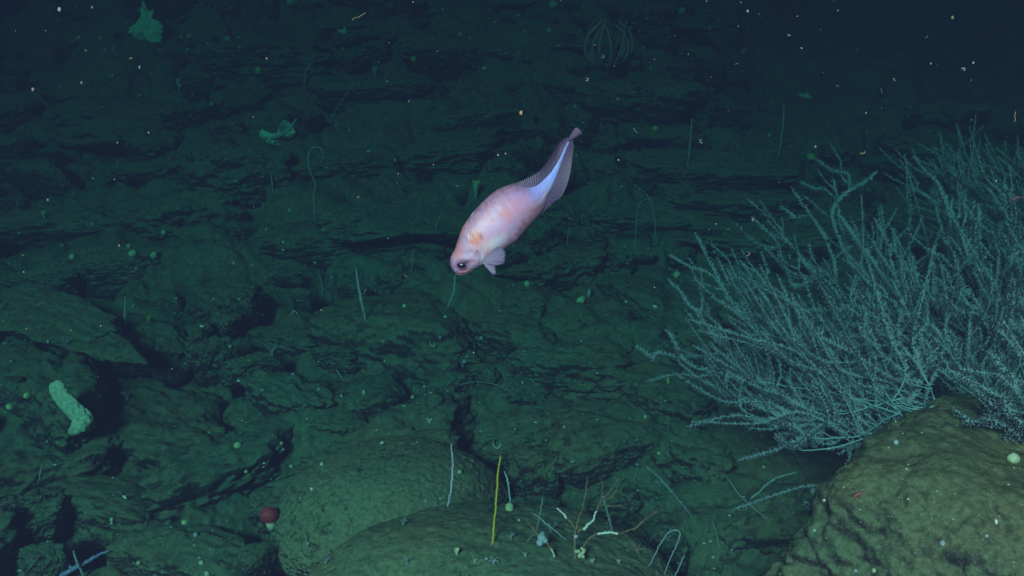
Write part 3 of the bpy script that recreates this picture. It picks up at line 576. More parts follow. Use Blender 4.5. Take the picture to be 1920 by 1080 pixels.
whip('fallen_branch', [(1250, 870 + 130), (1262, 1022), (1290, 1012)], 1.4, M_DIM, 'small fuzzy branch tangled behind the hairpin whip', 'coral branch', hairy=6, group='fallen bottlebrush branches')
whip('fallen_branch', [(1925, 838), (1905, 845), (1885, 842)][::-1], 1.6, M_WHIP, 'small bristly branch on the right boulder at the right edge', 'coral branch', hairy=4, group='fallen bottlebrush branches')
sl = whip('slate_arm', [(205, 1034), (190, 1038), (165, 1052), (135, 1068), (95, 1086)], 5.5, M_SLATE, 'slate blue tapering tail of an animal at the bottom left corner', 'animal tail', taper=(.25, .8, 1.1), group='x', lean=.004); del sl['group']

# ------------------------------------------------------------------ ball sponges
BALLS = """1036 11 9 g,552 3 13 g,1030 60 6 g,645 91 5 g,775 110 5.5 b,862 65 5.5 g,909 130 6 g,881 72 3 g,841 1 3.5 g,704 132 6 g,136 482 6 p,249 475 8 p,287 478 7.5 g,307 436 5.5 g,242 462 5 g,256 503 2.6 p,174 420 3.2 g,
37 437 2.7 g,301 401 2.2 g,52 741 6.5 g,20 761 7 g,198 723 5.2 g,443 836 8 g,527 831 3.7 g,546 875 3.8 p,604 871 5 g,461 883 4.2 g,211 974 4.2 g,346 982 6 g,261 1054 4.5 g,379 1056 5 p,389 1075 5.5 p,366 1004 5 l,461 599 2.4 p,135 620 2.8 g,251 574 3 l,
759 575 5 g,834 595 4.2 g,572 530 4.8 p,576 521 4.2 g,531 454 3.2 p,683 737 4.5 g,773 745 4.5 g,825 632 3.2 l,550 702 3.2 l,727 446 2.8 g,989 533 6.2 g,904 634 4 l,1174 565 3.2 p,980 718 3.2 l,1058 801 3.2 l,1235 850 3.8 g,1210 782 3.8 g,1193 721 2.6 l,862 886 5 g,
1269 518 8 g,955 954 9.5 g,973 976 2.8 p,912 1048 3.2 l,585 917 3 w,1898 862 11 p,1525 922 6.5 l,1680 831 5.5 l,1546 938 3 p,1640 1070 4.2 g,1767 1018 5.5 l,1560 828 4.2 g,1432 876 3 p,1047 87 3.5 g,1278 21 8 t,1332 54 3 t,1229 243 6.5 b,1442 255 4 g,1518 294 8 b,1220 128 3.2 p,
1213 34 3 g,1206 90 3 g,149 74 5.5 b,189 73 4.5 b,262 20 3.4 g,341 71 4 b,358 68 6 t,429 75 6.5 t,449 89 3 b,448 71 3 g,423 58 2.2 b,338 161 5 t,212 142 4 t,261 179 4.2 g,396 196 4 g,352 94 4 g,391 82 5 t,365 37 2.5 b,367 12 2.6 g,434 16 3 t,487 133 7 b,137 78 3.6 t,200 95 5 t,215 92 4.5 t,
1183 52 3 t,1606 95 4 g,1395 97 5 g,1800 40 4 t,1120 700 3 l,1090 640 2.6 l,870 678 3.4 l,875 668 3 l,640 742 3 p,705 545 2.5 p,510 600 2.6 l,1340 470 4 g,1365 430 3 g,1330 430 3 t,1480 480 3 t,1850 1005 3 l,1605 1070 3 l,1700 880 2.6 l,400 560 3 l,432 650 3 g,90 640 3 g,330 560 2.5 g,655 245 3 t,740 300 3.4 g,690 285 4 g,545 395 4.2 g,500 430 3 g,622 520 2.4 p,745 345 2.6 p,935 95 3 t,985 60 3 g,830 20 4 t,1078 200 3 p,1080 292 3.4 t,1165 350 3 t,1095 230 3 t"""
MM = {'g': (M_GREEN, 'green'), 'b': (M_BRIGHT, 'bright green'), 'p': (M_PALE, 'pale yellow green'), 'l': (M_BLUE, 'pale blue'), 'w': (M_WHITE, 'white'), 't': (M_WHIP, 'dull teal')}
for i, s in enumerate(BALLS.replace('\n', '').split(',')):
    x, y, r, c = s.split(); x, y, r = float(x), float(y), float(r); g, n, d = ground(x, y); rad = .92 * r * d / F_PX; mat, cn = MM[c]; mb = MB()
    rv = np.random.default_rng(i); ellips(mb, (0, 0, 0), (rad, rad * .9, rad * rv.uniform(.8, 1.05)), 18, 14, lump=.10 + .12 * rv.random(), seed=i)
    o = mb.build('ball_sponge', mat); o.location = g + n * rad * .35 - ray(x, y) * rad * .3; o.rotation_euler = (0, rv.uniform(-.3, .3), rv.uniform(0, 6))
    sz = 'tiny' if r < 3.3 else 'small' if r < 5.2 else 'medium' if r < 7.4 else 'large'
    tag(o, place_words(x, y, f'{sz} {cn} ball sponge'), 'sponge', 'ball sponges dotted over the rocks')
    if r > 4.5:
        mb = MB(); tt = np.linspace(0, 2 * math.pi, 13)[:-1]; Q = np.stack([rad * .22 * np.cos(tt) + rad * .1, rad * .2 * np.sin(tt), np.full(12, rad * .86)], -1); tube(mb, np.vstack([Q, Q[:2]]), rad * .07, 5); mb.build('rim', mat, o)

# ------------------------------------------------------------------ other sponges and animals
def sheet(name, outline, mat, label, cat='sponge', th=.010, wave=.03, parent=None, off=(0, 0), seed=0, holes=(), tiltn=.5):
    """a thick wavy plate with the given outline standing on the rock"""
    cx = sum(p[0] for p in outline) / len(outline); cy = sum(p[1] for p in outline) / len(outline); g, n, d = ground(cx, cy); s = d / F_PX
    C = g - ray(cx, cy) * (.03 + wave * .5 + .45 * s * (max(p[1] for p in outline) - cy)); Q = smooth_path([((x - cx) * s, 0, (cy - y) * s) for x, y in outline + outline[:1]], len(outline) * 8)[:-1]
    m = len(Q); rings = 14; Q = Q * (1 + .13 * fbm(np.stack([Q[:, 0] * 60, Q[:, 2] * 60, Q[:, 1]], -1) + seed, 2, seed=seed))[:, None]
    f = np.linspace(0, 1, rings)[1:]
    G = Q[None] * f[:, None, None]; G = np.concatenate([np.zeros((1, m, 3)), G]); W = G.reshape(-1, 3)
    nz = fbm(np.stack([W[:, 0] * 14, W[:, 2] * 14, W[:, 0] * 0], -1) + seed, 3, seed=seed); rr = np.repeat(np.concatenate([[0], f]), m)
    W[:, 1] += wave * nz + wave * .5 * rr * rr
    t = th * (1 - .75 * rr ** 3)[:, None] * np.array([0, 1, 0]); A = W - t / 2; B = W + t / 2
    i = (np.arange(rings - 1)[:, None] * m + np.arange(m)[None]).ravel(); j = (np.arange(rings - 1)[:, None] * m + (np.arange(m)[None] + 1) % m).ravel(); q = rings * m
    e = (rings - 1) * m + np.arange(m); e2 = (rings - 1) * m + (np.arange(m) + 1) % m
    mb = MB(); mb.add(np.concatenate([A, B]), [np.stack([i, j, j + m, i + m], -1), np.stack([i, i + m, j + m, j], -1) + q, np.stack([e, e2, e2 + q, e + q], -1)])
    o = mb.build(name, mat); o.location = C; o.rotation_euler = (-PITCH * .6, 0, 0)
    if label: USED.add(label); tag(o, label, cat)
    return o
sheet('lobed_sponge', [(262, 30), (267, 14), (274, 12), (279, 24), (287, 24), (286, 36), (300, 44), (302, 62), (297, 76), (296, 94), (291, 92), (286, 80), (276, 86), (268, 80), (258, 72), (247, 64), (246, 54), (254, 44)], M_FAR, 'large splat shaped green sponge with ragged lobes at the top left', seed=3)
fs = sheet('frilly_sponge', [(486, 246), (492, 243), (499, 247), (508, 250), (520, 249), (526, 244), (529, 230), (534, 228), (544, 233), (550, 243), (549, 253), (540, 260), (532, 266), (528, 276), (521, 279), (514, 276), (507, 279), (500, 272), (496, 264), (490, 260)], M_FAR, 'frilly curled teal sponge shaped like a leaf, upper left of centre', seed=8, wave=.05)
mb = MB(); tube(mb, smooth_path([(-.02, -.01, -.01), (.03, -.03, .005), (.07, -.03, .03), (.10, .0, .08)], 20), np.linspace(.010, .006, 20), 8); mb.build('fold', M_WHIP, fs)
sheet('branched_sponge', [(1499, 174), (1508, 176), (1514, 173), (1521, 180), (1524, 188), (1514, 186), (1503, 181)], M_FAR, 'small teal fingered sponge at the dark upper right', seed=4, wave=.02)
sheet('chalky_sponge', [(633, 53), (639, 57), (647, 52), (650, 60), (648, 68), (641, 64), (634, 59)], M_FAR, 'small heart shaped pale teal sponge near the top, left of centre', seed=5, wave=.02)
sheet('leaf_sponge', [(1081, 562), (1087, 556), (1095, 557), (1096, 565), (1090, 574), (1082, 577)], M_GREEN, 'pale green leaf shaped sponge below and right of the fish', seed=6, wave=.01, th=.006)
sheet('leaf_sponge', [(1103, 542), (1107, 541), (1108, 550), (1105, 557), (1101, 553)], M_BLUE, 'narrow blue leaf shaped sponge touching the pale green leaf one', seed=6, wave=.005, th=.006)
sheet('leaf_sponge', [(1250, 706), (1254, 708), (1256, 716), (1252, 721), (1250, 714)], M_BRIGHT, 'small yellow green leaf sponge left of the thicket, by a crack', seed=6, wave=.005, th=.005)
def vase(px, py, w_, h_, mat, label, tilt=0.0, flare=1.0, cat='sponge'):
    g, n, d = ground(px, py + h_ / 2); s = d / F_PX; H = h_ * s; R = w_ * s / 2; z = np.array([0, .1, .4, .7, 1, .98, .75, .5]) ; r = np.array([.28, .32, .62, .9, 1 * flare, .82 * flare, .6, .2]); k = 22
    t = np.linspace(0, 2 * math.pi, k, endpoint=False); V = np.stack([r[:, None] * np.cos(t)[None] * R * (1 + .08 * np.sin(5 * t)), r[:, None] * np.sin(t)[None] * R, z[:, None] * H * (1 + .04 * np.sin(3 * t))[None]], -1)
    i = (np.arange(7)[:, None] * k + np.arange(k)[None]).ravel(); j = (np.arange(7)[:, None] * k + (np.arange(k)[None] + 1) % k).ravel(); mb = MB(); mb.add(V, [np.stack([i, j, j + k, i + k], -1)])
    o = mb.build('vase_sponge', mat); o.location = g - Vector((0, .01, .004)); o.rotation_euler = (.1, tilt, 0); USED.add(label); tag(o, label, cat); return o
vase(892, 352, 13, 34, M_GREEN, 'tall narrow green vase sponge left of the fish body', .05)
vase(704, 134, 11, 18, M_WHIP, 'dim small vase sponge among the far upper rocks')
vase(857, 1026, 9, 16, M_PALE, 'little pale vase sponge left of the yellow whip foot')
vase(1587, 852, 7, 12, M_BLUE, 'tiny bluish vase sponge near the right boulder left rim', .3)
vase(86, 400, 8, 14, M_GREEN, 'small dull vase sponge at the far left on a silty ledge')
vase(338, 158, 8, 22, M_BLUE, 'slim bluish vase sponge below the splat shaped sponge')
# knobbly long sponge
def knobbly():
    pts = [(103, 716), (112, 738), (130, 760), (146, 776), (155, 783), (152, 793), (143, 804), (134, 812)]
    g, n, d = ground(134, 812); s = d / F_PX; W = [np.array(P(x, y, d - .05 - .0 * i)) for i, (x, y) in enumerate(pts)]; W[-1] = np.array(g); b = W[-1].copy()
    Q = smooth_path(np.array(W) - b, 90); r = np.interp(np.linspace(0, 1, 90), [0, .06, .3, .6, .76, .9, 1], [8, 13, 15, 16, 13, 9, 6]) * s; T, N, B = frames(Q); k = 40
    a = np.linspace(0, 2 * math.pi, k, endpoint=False); R = np.cos(a)[None, :, None] * N[:, None] + np.sin(a)[None, :, None] * B[:, None]; V = Q[:, None] + R * r[:, None, None]; F0 = V.reshape(-1, 3)
    kn = np.abs(vnoise(F0 / (9 * s), 5)); kn = (1 - kn * 2.2) * .6 ; V = V + R * (np.clip(kn, -1, 1) * .26 * r.repeat(k)).reshape(90, k, 1) + R * (fbm(F0 / (3.5 * s), 2, seed=8) * 1.6 * s).reshape(90, k, 1)
    V[..., 1] = Q[:, None, 1] + (V[..., 1] - Q[:, None, 1]) * .45
    i = (np.arange(89)[:, None] * k + np.arange(k)[None]).ravel(); j = (np.arange(89)[:, None] * k + (np.arange(k)[None] + 1) % k).ravel(); mb = MB(); mb.add(V, [np.stack([i, j, j + k, i + k], -1), [list(range(k))[::-1]], [[89 * k + x for x in range(k)]]])
    o = mb.build('knobbly_sponge', simple('sponge_chalk', (.40, .60, .42), scale=90, bump=.4)); o.location = b; tag(o, 'long pale knobbly sponge bent near its foot, at the lower left', 'sponge')
knobbly()
# red pom-pom anemone on a stub
g, n, d = ground(509, 985); s = d / F_PX; an = empty('pompom_anemone', g); tag(an, 'dark red round anemone on a pale stub, bottom left of centre', 'anemone')
mb = MB(); ellips(mb, (0, -.01, .040), (15 * s, 14 * s, 14 * s), 36, 26, lump=.06, seed=3); mb.build('head', M_RED, an)
mb = MB(); cc = np.array([0, -.01, .040])
for k in range(420):
    v = RNG.normal(size=3); v /= np.linalg.norm(v); b = cc + v * np.array([15, 14, 14]) * s * .97; tube(mb, np.array([b, b + v * 2.0 * s]), [.0009, .0004], 3)
mb.build('tentacles', M_RED, an, smooth=False)['kind'] = 'stuff'
mb = MB(); tube(mb, np.array([[0, .0, -.012], [0, -.004, .008], [0, -.006, .024]]), [.010, .013, .009], 12); mb.build('foot', M_PALE, an)
# basket of sea star arms
def brisingid():
    g, n, d = ground(1140, 130); s = d / F_PX; c0 = P(1139, 124, d); e = empty('brisingid_sea_star', g); tag(e, 'reddish brown sea star with long arms curled up into a cage, top centre', 'sea star'); b = np.array(c0) - np.array(g)
    mb = MB(); ellips(mb, b, (10 * s, 10 * s, 5 * s), 18, 12, lump=.05); mb.build('disc', M_STAR, e)
    r = np.random.default_rng(5); na = 14
    for k in range(na):
        a = 2 * math.pi * (k + .5) / na + r.normal(0, .1); R = 45 * s * r.uniform(.86, 1.02); hh = 84 * s * r.uniform(.86, 1.05); o_ = np.array([math.cos(a), math.sin(a) * .9, 0]); tw = r.normal(0, .12)
        Q = [b + o_ * R * f + np.array([0, 0, z * hh]) + np.array([tw * hh * z * z, 0, 0]) for f, z in ((.12, .0), (.55, .07), (.88, .25), (1.0, .48), (.86, .72), (.55, .9), (.3, 1.0 + r.uniform(-.05, .12)))]
        Q = smooth_path(Q, 40); mb = MB(); tube(mb, Q, np.interp(np.linspace(0, 1, 40), [0, .15, 1], [4.2, 3.2, 1.4]) * s, 6); bristles(mb, Q, .003, 2.6 * s, .010, 6, .0009); mb.build('arm', M_STAR, e)
brisingid()
# dead twig coral with white patches
def twig():
    g, n, d = ground(1080, 1045); e = empty('dead_twig_coral', g); tag(e, 'dead brown twig coral with white patches on the bottom boulder', 'coral'); s = d / F_PX; G = np.array(g)
    def br(name, pts, r, mat, ds=None, mats=None, hairy=0):
        W = [np.array(P(x, y, d + (ds[i] if ds else 0))) - G for i, (x, y) in enumerate(pts)]; nn = len(pts) * 7; Q = smooth_path(W, nn); Q += RNG.normal(0, .0007, Q.shape)
        mb = MB(); rr = .8 * np.interp(np.linspace(0, 1, nn), np.linspace(0, 1, len(r)), r) * s * (1 + .22 * RNG.normal(size=nn)); tube(mb, Q, np.maximum(rr, .0006), 7)
        if hairy: bristles(mb, Q[int(nn * .35):], .001, hairy * 1.4 * s, .006, 5, .0006)
        return mb.build(name, mat, e)
    br('stem', [(1080, 1052), (1078, 1030), (1078, 1005), (1080, 990)], [4, 3.6, 3.2], M_TWIG)
    br('branch', [(1080, 992), (1084, 975), (1092, 950), (1098, 922), (1101, 895)], [2.6, 2.2, 1.6, 1.2], M_TWIG, [0, 0, .02, .03, .03], hairy=3)
    br('branch', [(1080, 994), (1072, 980), (1062, 970)], [2.6, 2.0], M_TWIG)
    br('bare_tip', [(1062, 971), (1056, 963), (1049, 957), (1045, 953)], [2.4, 2.2, 1.5], M_WHITE)
    b3 = br('branch', [(1081, 998), (1088, 994), (1096, 990)], [2.8, 2.6], M_TWIG)
    br('bare_tip', [(1095, 992), (1102, 984), (1112, 975), (1116, 962), (1119, 958)], [3.6, 3.0, 2.0, 1.8], M_WHITE, [0, -.01, -.02, -.02, -.02])
    br('branch', [(1118, 960), (1124, 945), (1132, 935), (1140, 925), (1150, 912), (1160, 895)], [2.0, 1.6, 1.1], M_TWIG, [-.02] * 6, hairy=3)
    br('branch', [(1126, 944), (1129, 925), (1130, 905), (1126, 898)], [1.6, 1.1, .8], M_TWIG, [-.02] * 4, hairy=3)
    br('branch', [(1132, 937), (1142, 934), (1152, 926), (1158, 912)], [1.5, 1.2, .8], M_TWIG, [-.02, -.03, -.03, -.03], hairy=3)
    br('branch', [(1126, 947), (1140, 949), (1156, 948), (1163, 947)], [1.4, 1.2, .8], M_TWIG, [-.02] * 4, hairy=4)
    br('branch', [(1092, 1028), (1100, 1015), (1112, 1004), (1122, 1000)], [2.4, 2.2, 2], M_TWIG)
    br('bare_tip', [(1120, 1001), (1134, 999), (1146, 998), (1158, 1001)], [2.4, 3, 2.6], M_WHITE, [0, -.01, -.01, -.01])
    br('branch', [(1156, 1001), (1172, 997), (1190, 990), (1205, 978), (1222, 965), (1232, 955)], [2.2, 2, 1.6], M_TWIG, [-.01, 0, .01, .01, .01, .01], hairy=5)
    br('branch', [(1065, 1058), (1050, 1056), (1038, 1054)], [3, 3.4, 2.6], M_TWIG, [-.01] * 3)
    br('branch', [(1044, 1054), (1038, 1038), (1030, 1024), (1022, 1014)], [2.6, 2.2, 1.8], M_TWIG, [-.01, -.02, -.03, -.03])
    br('branch', [(1013, 1006), (1004, 996), (994, 984), (985, 974)], [2.4, 2, 1.2], M_TWIG, [-.03, -.02, -.02, -.02])
    br('bare_tip', [(1034, 1030), (1037, 1036), (1040, 1044)], [2.2, 2.6], M_PALE, [-.035] * 3)
    c = MB()
    for k, (x, y, r) in enumerate(((1016, 1008, 8), (1012, 1017, 6.5), (1022, 1013, 5.5), (1017, 1001, 4))): ellips(c, (0, 0, 0), (r * s, r * s, r * s), 16, 12, lump=.15, seed=k); c.v[-1] += np.array(P(x, y, d - .035))
    o = c.build('cluster_sponge', M_BLUE, center=P(1016, 1010, d - .035)); tag(o, 'pale bubbly sponge cluster gripping the left twig of the dead coral', 'sponge')
    c = MB()
    for k in range(12): ellips(c, (0, 0, 0), (3.4 * s, 3.4 * s, 3 * s), 8, 6, lump=.3, seed=k); c.v[-1] += np.array(P(1088 + RNG.normal(0, 5), 1036 + RNG.normal(0, 5), d - .012))
    o = c.build('encrusting_sponge', M_PALE, center=P(1088, 1036, d - .012)); tag(o, 'lumpy yellow green sponge at the dead coral foot', 'sponge')
    c = MB(); ellips(c, (0, 0, 0), (3.8 * s, 3.8 * s, 4 * s), 14, 10, lump=.1); o = c.build('ball_sponge', M_LAV); o.location = P(1080, 1006, d - .012); tag(o, 'small lavender ball sponge stuck on the dead coral trunk', 'sponge')
twig()
# brittle stars, starfish
def brittle(px, py, arm_px, label, mat=M_PINK, arms=5, ang0=.3, rr=1.5, seed=0, angs=None):
    g, n, d = ground(px, py); s = d / F_PX; e = empty('brittle_star', g); tag(e, label, 'brittle star'); r = np.random.default_rng(seed); n = np.array(n); a1 = np.cross(n, [0, 1, .2]); a1 /= np.linalg.norm(a1); a2 = np.cross(n, a1)
    mb = MB(); ellips(mb, n * .003, (rr * 1.7 * s, rr * 1.7 * s, rr * s), 12, 8); mb.build('disc', mat, e)
    for k in range(arms):
        a = ang0 + k * 2 * math.pi / arms + r.normal(0, .15); l = arm_px * s * r.uniform(.8, 1.1); c = r.normal(0, .5)
        Q = smooth_path([n * .004 + (a1 * math.cos(a + c * f) + a2 * math.sin(a + c * f)) * l * f + n * .008 * math.sin(f * 3) for f in (0, .33, .66, 1)], 16); mb = MB(); tube(mb, Q, np.linspace(rr * .65, rr * .25, 16) * s, 5); mb.build('arm', mat, e)
brittle(1195, 1034, 30, 'pink brittle star with long thin arms, right of the dead twig coral', seed=1, rr=1.4, mat=M_DIMROSE)
brittle(925, 1056, 12, 'tiny pinkish starfish just below the yellow whip foot', M_LAV, seed=2, rr=1.3)
# shrimps
def shrimp(px, py, l, ang, label, hover=0.0, dd=None, mat=M_PINK):
    g, n, d = ground(px, py)
    if dd: g = P(px, py, dd); d = dd
    s = d / F_PX; e = empty('shrimp', g); tag(e, label, 'shrimp'); L = l * s; c = L / 2
    e.rotation_euler = (0, -ang, .0); Q = smooth_path([(-c, 0, .002 + hover), (-c * .4, 0, .005 + hover), (c * .2, 0, .006 + hover), (c * .7, 0, .004 + hover), (c, 0, .001 + hover)], 26)
    T = np.linspace(0, 1, 26); mb = MB(); tube(mb, Q, np.interp(T, [0, .08, .35, .7, 1], [.3, .9, 1, .55, .3]) * L * .09 * (1 + .07 * np.sin(T * 50)), 10); mb.build('body', mat, e)
    mb = MB(); 
    for k in (-1, 0, 1): ellips(mb, (c + L * .05, k * L * .03, .001 + hover), (L * .08, L * .025, L * .01), 8, 6)
    mb.build('tail_fan', mat, e)
    for k in range(5):
        for sd_ in (-1, 1):
            x = -c * .6 + k * L * .09; mb = MB(); tube(mb, smooth_path([(x, sd_ * L * .05, .003 + hover), (x - L * .04, sd_ * L * .14, .006 + hover), (x - L * .05, sd_ * L * .2, -.002)], 8), [L * .008] * 8, 4); mb.build('leg', mat, e)
    for sd_ in (-1, 1):
        mb = MB(); tube(mb, smooth_path([(-c, sd_ * .001, .003 + hover), (-c - L * .25, sd_ * L * .12, .012 + hover), (-c - L * .35, sd_ * L * .3, .016 + hover)], 10), [L * .008] * 10, 4); mb.build('antenna', mat, e)
        mb = MB(); ellips(mb, (-c * .85, sd_ * L * .05, .006 + hover), (L * .022,) * 3, 8, 6); mb.build('eye', M_EYE, e)
shrimp(1612, 931, 22, .35, 'small red shrimp resting on the big right boulder')
shrimp(1908, 375, 20, .3, 'blurry pink shrimp drifting before the thicket at the right edge', dd=2.3)
# small branching hydroids, shells, worms
def hydroid(px, py, h, label, mat=M_BLUE, n=9, seed=0, spread=.7, cat='hydroid'):
    g, nn, d = ground(px, py + h / 2); s = d / F_PX; r = np.random.default_rng(seed); H = h * s; mb = MB()
    for k in range(n):
        a = r.uniform(-spread, spread); Q = smooth_path([(0, 0, -.003), (math.sin(a) * H * .35, r.normal(0, .1) * H, H * .5), (math.sin(a * 1.3) * H * .8, r.normal(0, .15) * H, H * r.uniform(.8, 1.05))], 12); Q += r.normal(0, .03, Q.shape) * H; tube(mb, Q, np.linspace(.7, .3, 12) * s, 4, 0.0); bristles(mb, Q, .0004, 2.6 * s, .0045, 4, .0003)
    o = mb.build('hydroid', mat, attr='ray'); o.location = g; USED.add(label); tag(o, label, cat, 'little feathery hydroids')
for k, (x, y, h, l, m_) in enumerate(((573, 1066, 22, 'feathery bluish hydroid tuft at the bottom edge, left of the boulder', M_BLUE), (611, 1048, 20, 'pale hydroid tuft on the bottom boulder left shoulder', M_BLUE), (763, 1050, 16, 'sparse hydroid tuft in the middle of the bottom boulder', M_WHIP),
        (957, 1004, 14, 'hydroid tuft between the yellow whip and the dead coral', M_BLUE), (1033, 990 - 2, 20, 'slim hydroid tuft just behind the dead coral', M_DIM), (510, 655, 22, 'grey fan shaped hydroid left of centre on a slab edge', M_BLUE), (1252, 1000, 30, 'fuzzy dim hydroid tangle behind the hairpin whip', M_DIM),
        (1218, 1010, 22, 'dim hydroid tuft right of the dead coral', M_DIM), (756, 980 - 3, 14, 'tiny hydroid tuft where mound and boulder meet', M_WHIP), (278, 598, 14, 'yellow green hydroid clump beside the upright left whip', M_BRIGHT), (125, 640, 18, 'blue grey fuzzy hydroid above the knobbly sponge', M_BLUE),
        (868, 680, 12, 'blue grey hydroid clump on the dark rock below the fish head', M_BLUE), (1165, 640, 10, 'faint hydroid tuft on the slab left of the thicket', M_DIM), (545, 640, 10, 'faint hydroid tuft near the grey fan shaped one', M_DIM), (238, 742, 16, 'pink grey hydroid right of the knobbly sponge', M_LAV), (1110, 1050, 10, 'low pale hydroid right of the dead coral foot', M_PALE),
        (985, 1040, 9, 'low pale hydroid left of the dead coral foot', M_PALE), (890, 1050, 9, 'small greenish hydroid below the pale vase sponge', M_PALE), (1160, 1052, 9, 'low hydroid below the pink brittle star, near the bottom', M_PALE), (805, 788, 10, 'white hydroid on the dark rock above the silt mound', M_WHITE), (700, 20, 26, 'dull teal hydroid bush at the very top', M_WHIP), (1445, 85 - 60, 18, 'faint teal hydroid near the top right', M_DIM))): hydroid(x, y, h, l, m_, seed=k, n=7 + k % 5)
def shell(px, py, r, label, rot=0.0):
    g, n, d = ground(px, py); s = d / F_PX; R = r * s; t = np.linspace(-1.25, 1.25, 17); f = np.linspace(0, 1, 9); V = np.stack([np.outer(f, np.sin(t)) * R, -np.outer(np.sin(f * 2.6), np.cos(t * .9)) * R * .35, np.outer(f, np.cos(t)) * R * (1 + .04 * np.cos(t * 9 * 2))], -1)
    V2 = V.copy(); V2[..., 1] += R * .08; i = (np.arange(8)[:, None] * 17 + np.arange(16)[None]).ravel(); q = 9 * 17; e = 8 * 17 + np.arange(16); mb = MB()
    mb.add(np.concatenate([V.reshape(-1, 3), V2.reshape(-1, 3)]), [np.stack([i, i + 1, i + 18, i + 17], -1), np.stack([i, i + 17, i + 18, i + 1], -1) + q, np.stack([e, e + 1, e + 1 + q, e + q], -1)])
    o = mb.build('shell', M_WHITE); o.location = g - ray(px, py) * .008; o.rotation_euler = (-.3, rot, 0); USED.add(label); tag(o, label, 'shell', 'white shell pieces')
for a in ((1227, 577, 5, 'white shell piece in the dark crack left of the thicket', .5), (717, 832, 4, 'white shell piece on the silt mound summit', -.4), (378, 614, 4.5, 'white shell piece between the upright left whip and the fan hydroid', .2), (232, 934, 5, 'bluish white shell piece at the lower left below the boulder rocks', .9), (125, 1064, 8, 'white leaf shaped shell beside the slate blue tail', .6),
          (1865, 980, 6, 'white shell piece on the right boulder near the right edge', 1.2), (495, 870, 2.5, 'tiny white shell chip above the red anemone', .1), (1158, 188 + 0, 4, 'pale shell chip on the ridge below the caged sea star', 0.2), (720, 838 - 160, 2.5, 'tiny white chip on the brown slab above the mound', 1.0), (447, 716, 4, 'white shell chip on dark rock left of the mound', .4),
          (530, 470, 3, 'white shell chip left of centre in a dark hollow', .4), (1480, 225 + 260, 3, 'tiny shell chip amid the thicket', .2), (596, 940 - 210, 3, 'thin white shell sliver below the leaning pale whip', 1.3)): shell(*a)
def worm(pts, label, mat, r=1.6):
    whip('tube_worm', pts, r, mat, label, 'worm', group='curled worms', lean=.002)
worm([(924, 826), (927, 837), (934, 840), (939, 834), (937, 827)], 'yellowish curled worm above the yellow whip', M_PALE); worm([(806, 640), (808, 648), (816, 648), (815, 640)], 'yellow ring shaped worm below the fish snout', M_PALE, 1.3); worm([(545, 590), (551, 583), (558, 588), (562, 594)], 'pale wriggly worm left of the thick feathery whip', M_WHITE, 1.0)

# ------------------------------------------------------------------ shell grit and tiny encrusting growth on the rocks
mb = MB(); r = np.random.default_rng(31); nn = 0
while nn < 1500:
    px, py = r.uniform(-100, 2020), 1080 * r.random(); g, n, d = ground(px, py); nn += 1
    if float(vnoise(np.array([[g.x * 2.1, g.y * 2.1, g.z * 2.1]]), 3)[0]) < -.15: continue
    ellips(mb, (0, 0, 0), (1, 1, .6), 5, 4, lump=.5, seed=nn); S = d / F_PX * (.8 + 1.7 * r.random() ** 3); q = r.uniform(0, 6); mb.v[-1] = mb.v[-1] * S * np.array([1 + .8 * math.sin(q) ** 2, 1, 1]) + np.array(g)
tag(mb.build('shell_grit', simple('grit_pale', (.42, .56, .50), scale=8, var=.7)), 'pale shell grit and tiny growths strewn over the rocks', 'grit', kind='stuff')

# ------------------------------------------------------------------ marine snow drifting in the water
def flake(px, py, size, d, kind, mat, head, seed):
    r = np.random.default_rng(seed); s = d / F_PX; mb = MB(); S = size * s * .62
    if kind == 'c':
        a0 = r.uniform(0, 6); t = np.linspace(a0, a0 + r.uniform(2.5, 4.5), 14); Q = np.stack([np.cos(t) * S, r.normal(0, .05, 14) * S, np.sin(t) * S * .8], -1); tube(mb, Q, S * .16, 5)
        for k in range(4): b = Q[3 * k]; tube(mb, np.array([b, b * .5 + r.normal(0, .2, 3) * S]), S * .08, 4)
    elif kind == 'w':
        Q = smooth_path(np.cumsum(np.vstack([[0, 0, 0], r.normal(0, .35, (5, 3)) + r.normal(0, .55, 3)]), 0) * S, 18); tube(mb, Q, S * .13, 5)
    else: ellips(mb, (0, 0, 0), (S * .8, S * .6, S), 10, 8, lump=.6, seed=seed)
    o = mb.build('snow_flake', mat); o.location = P(px, py, d); tag(o, place_words(px, py, head), 'marine snow', 'marine snow flakes'); return o
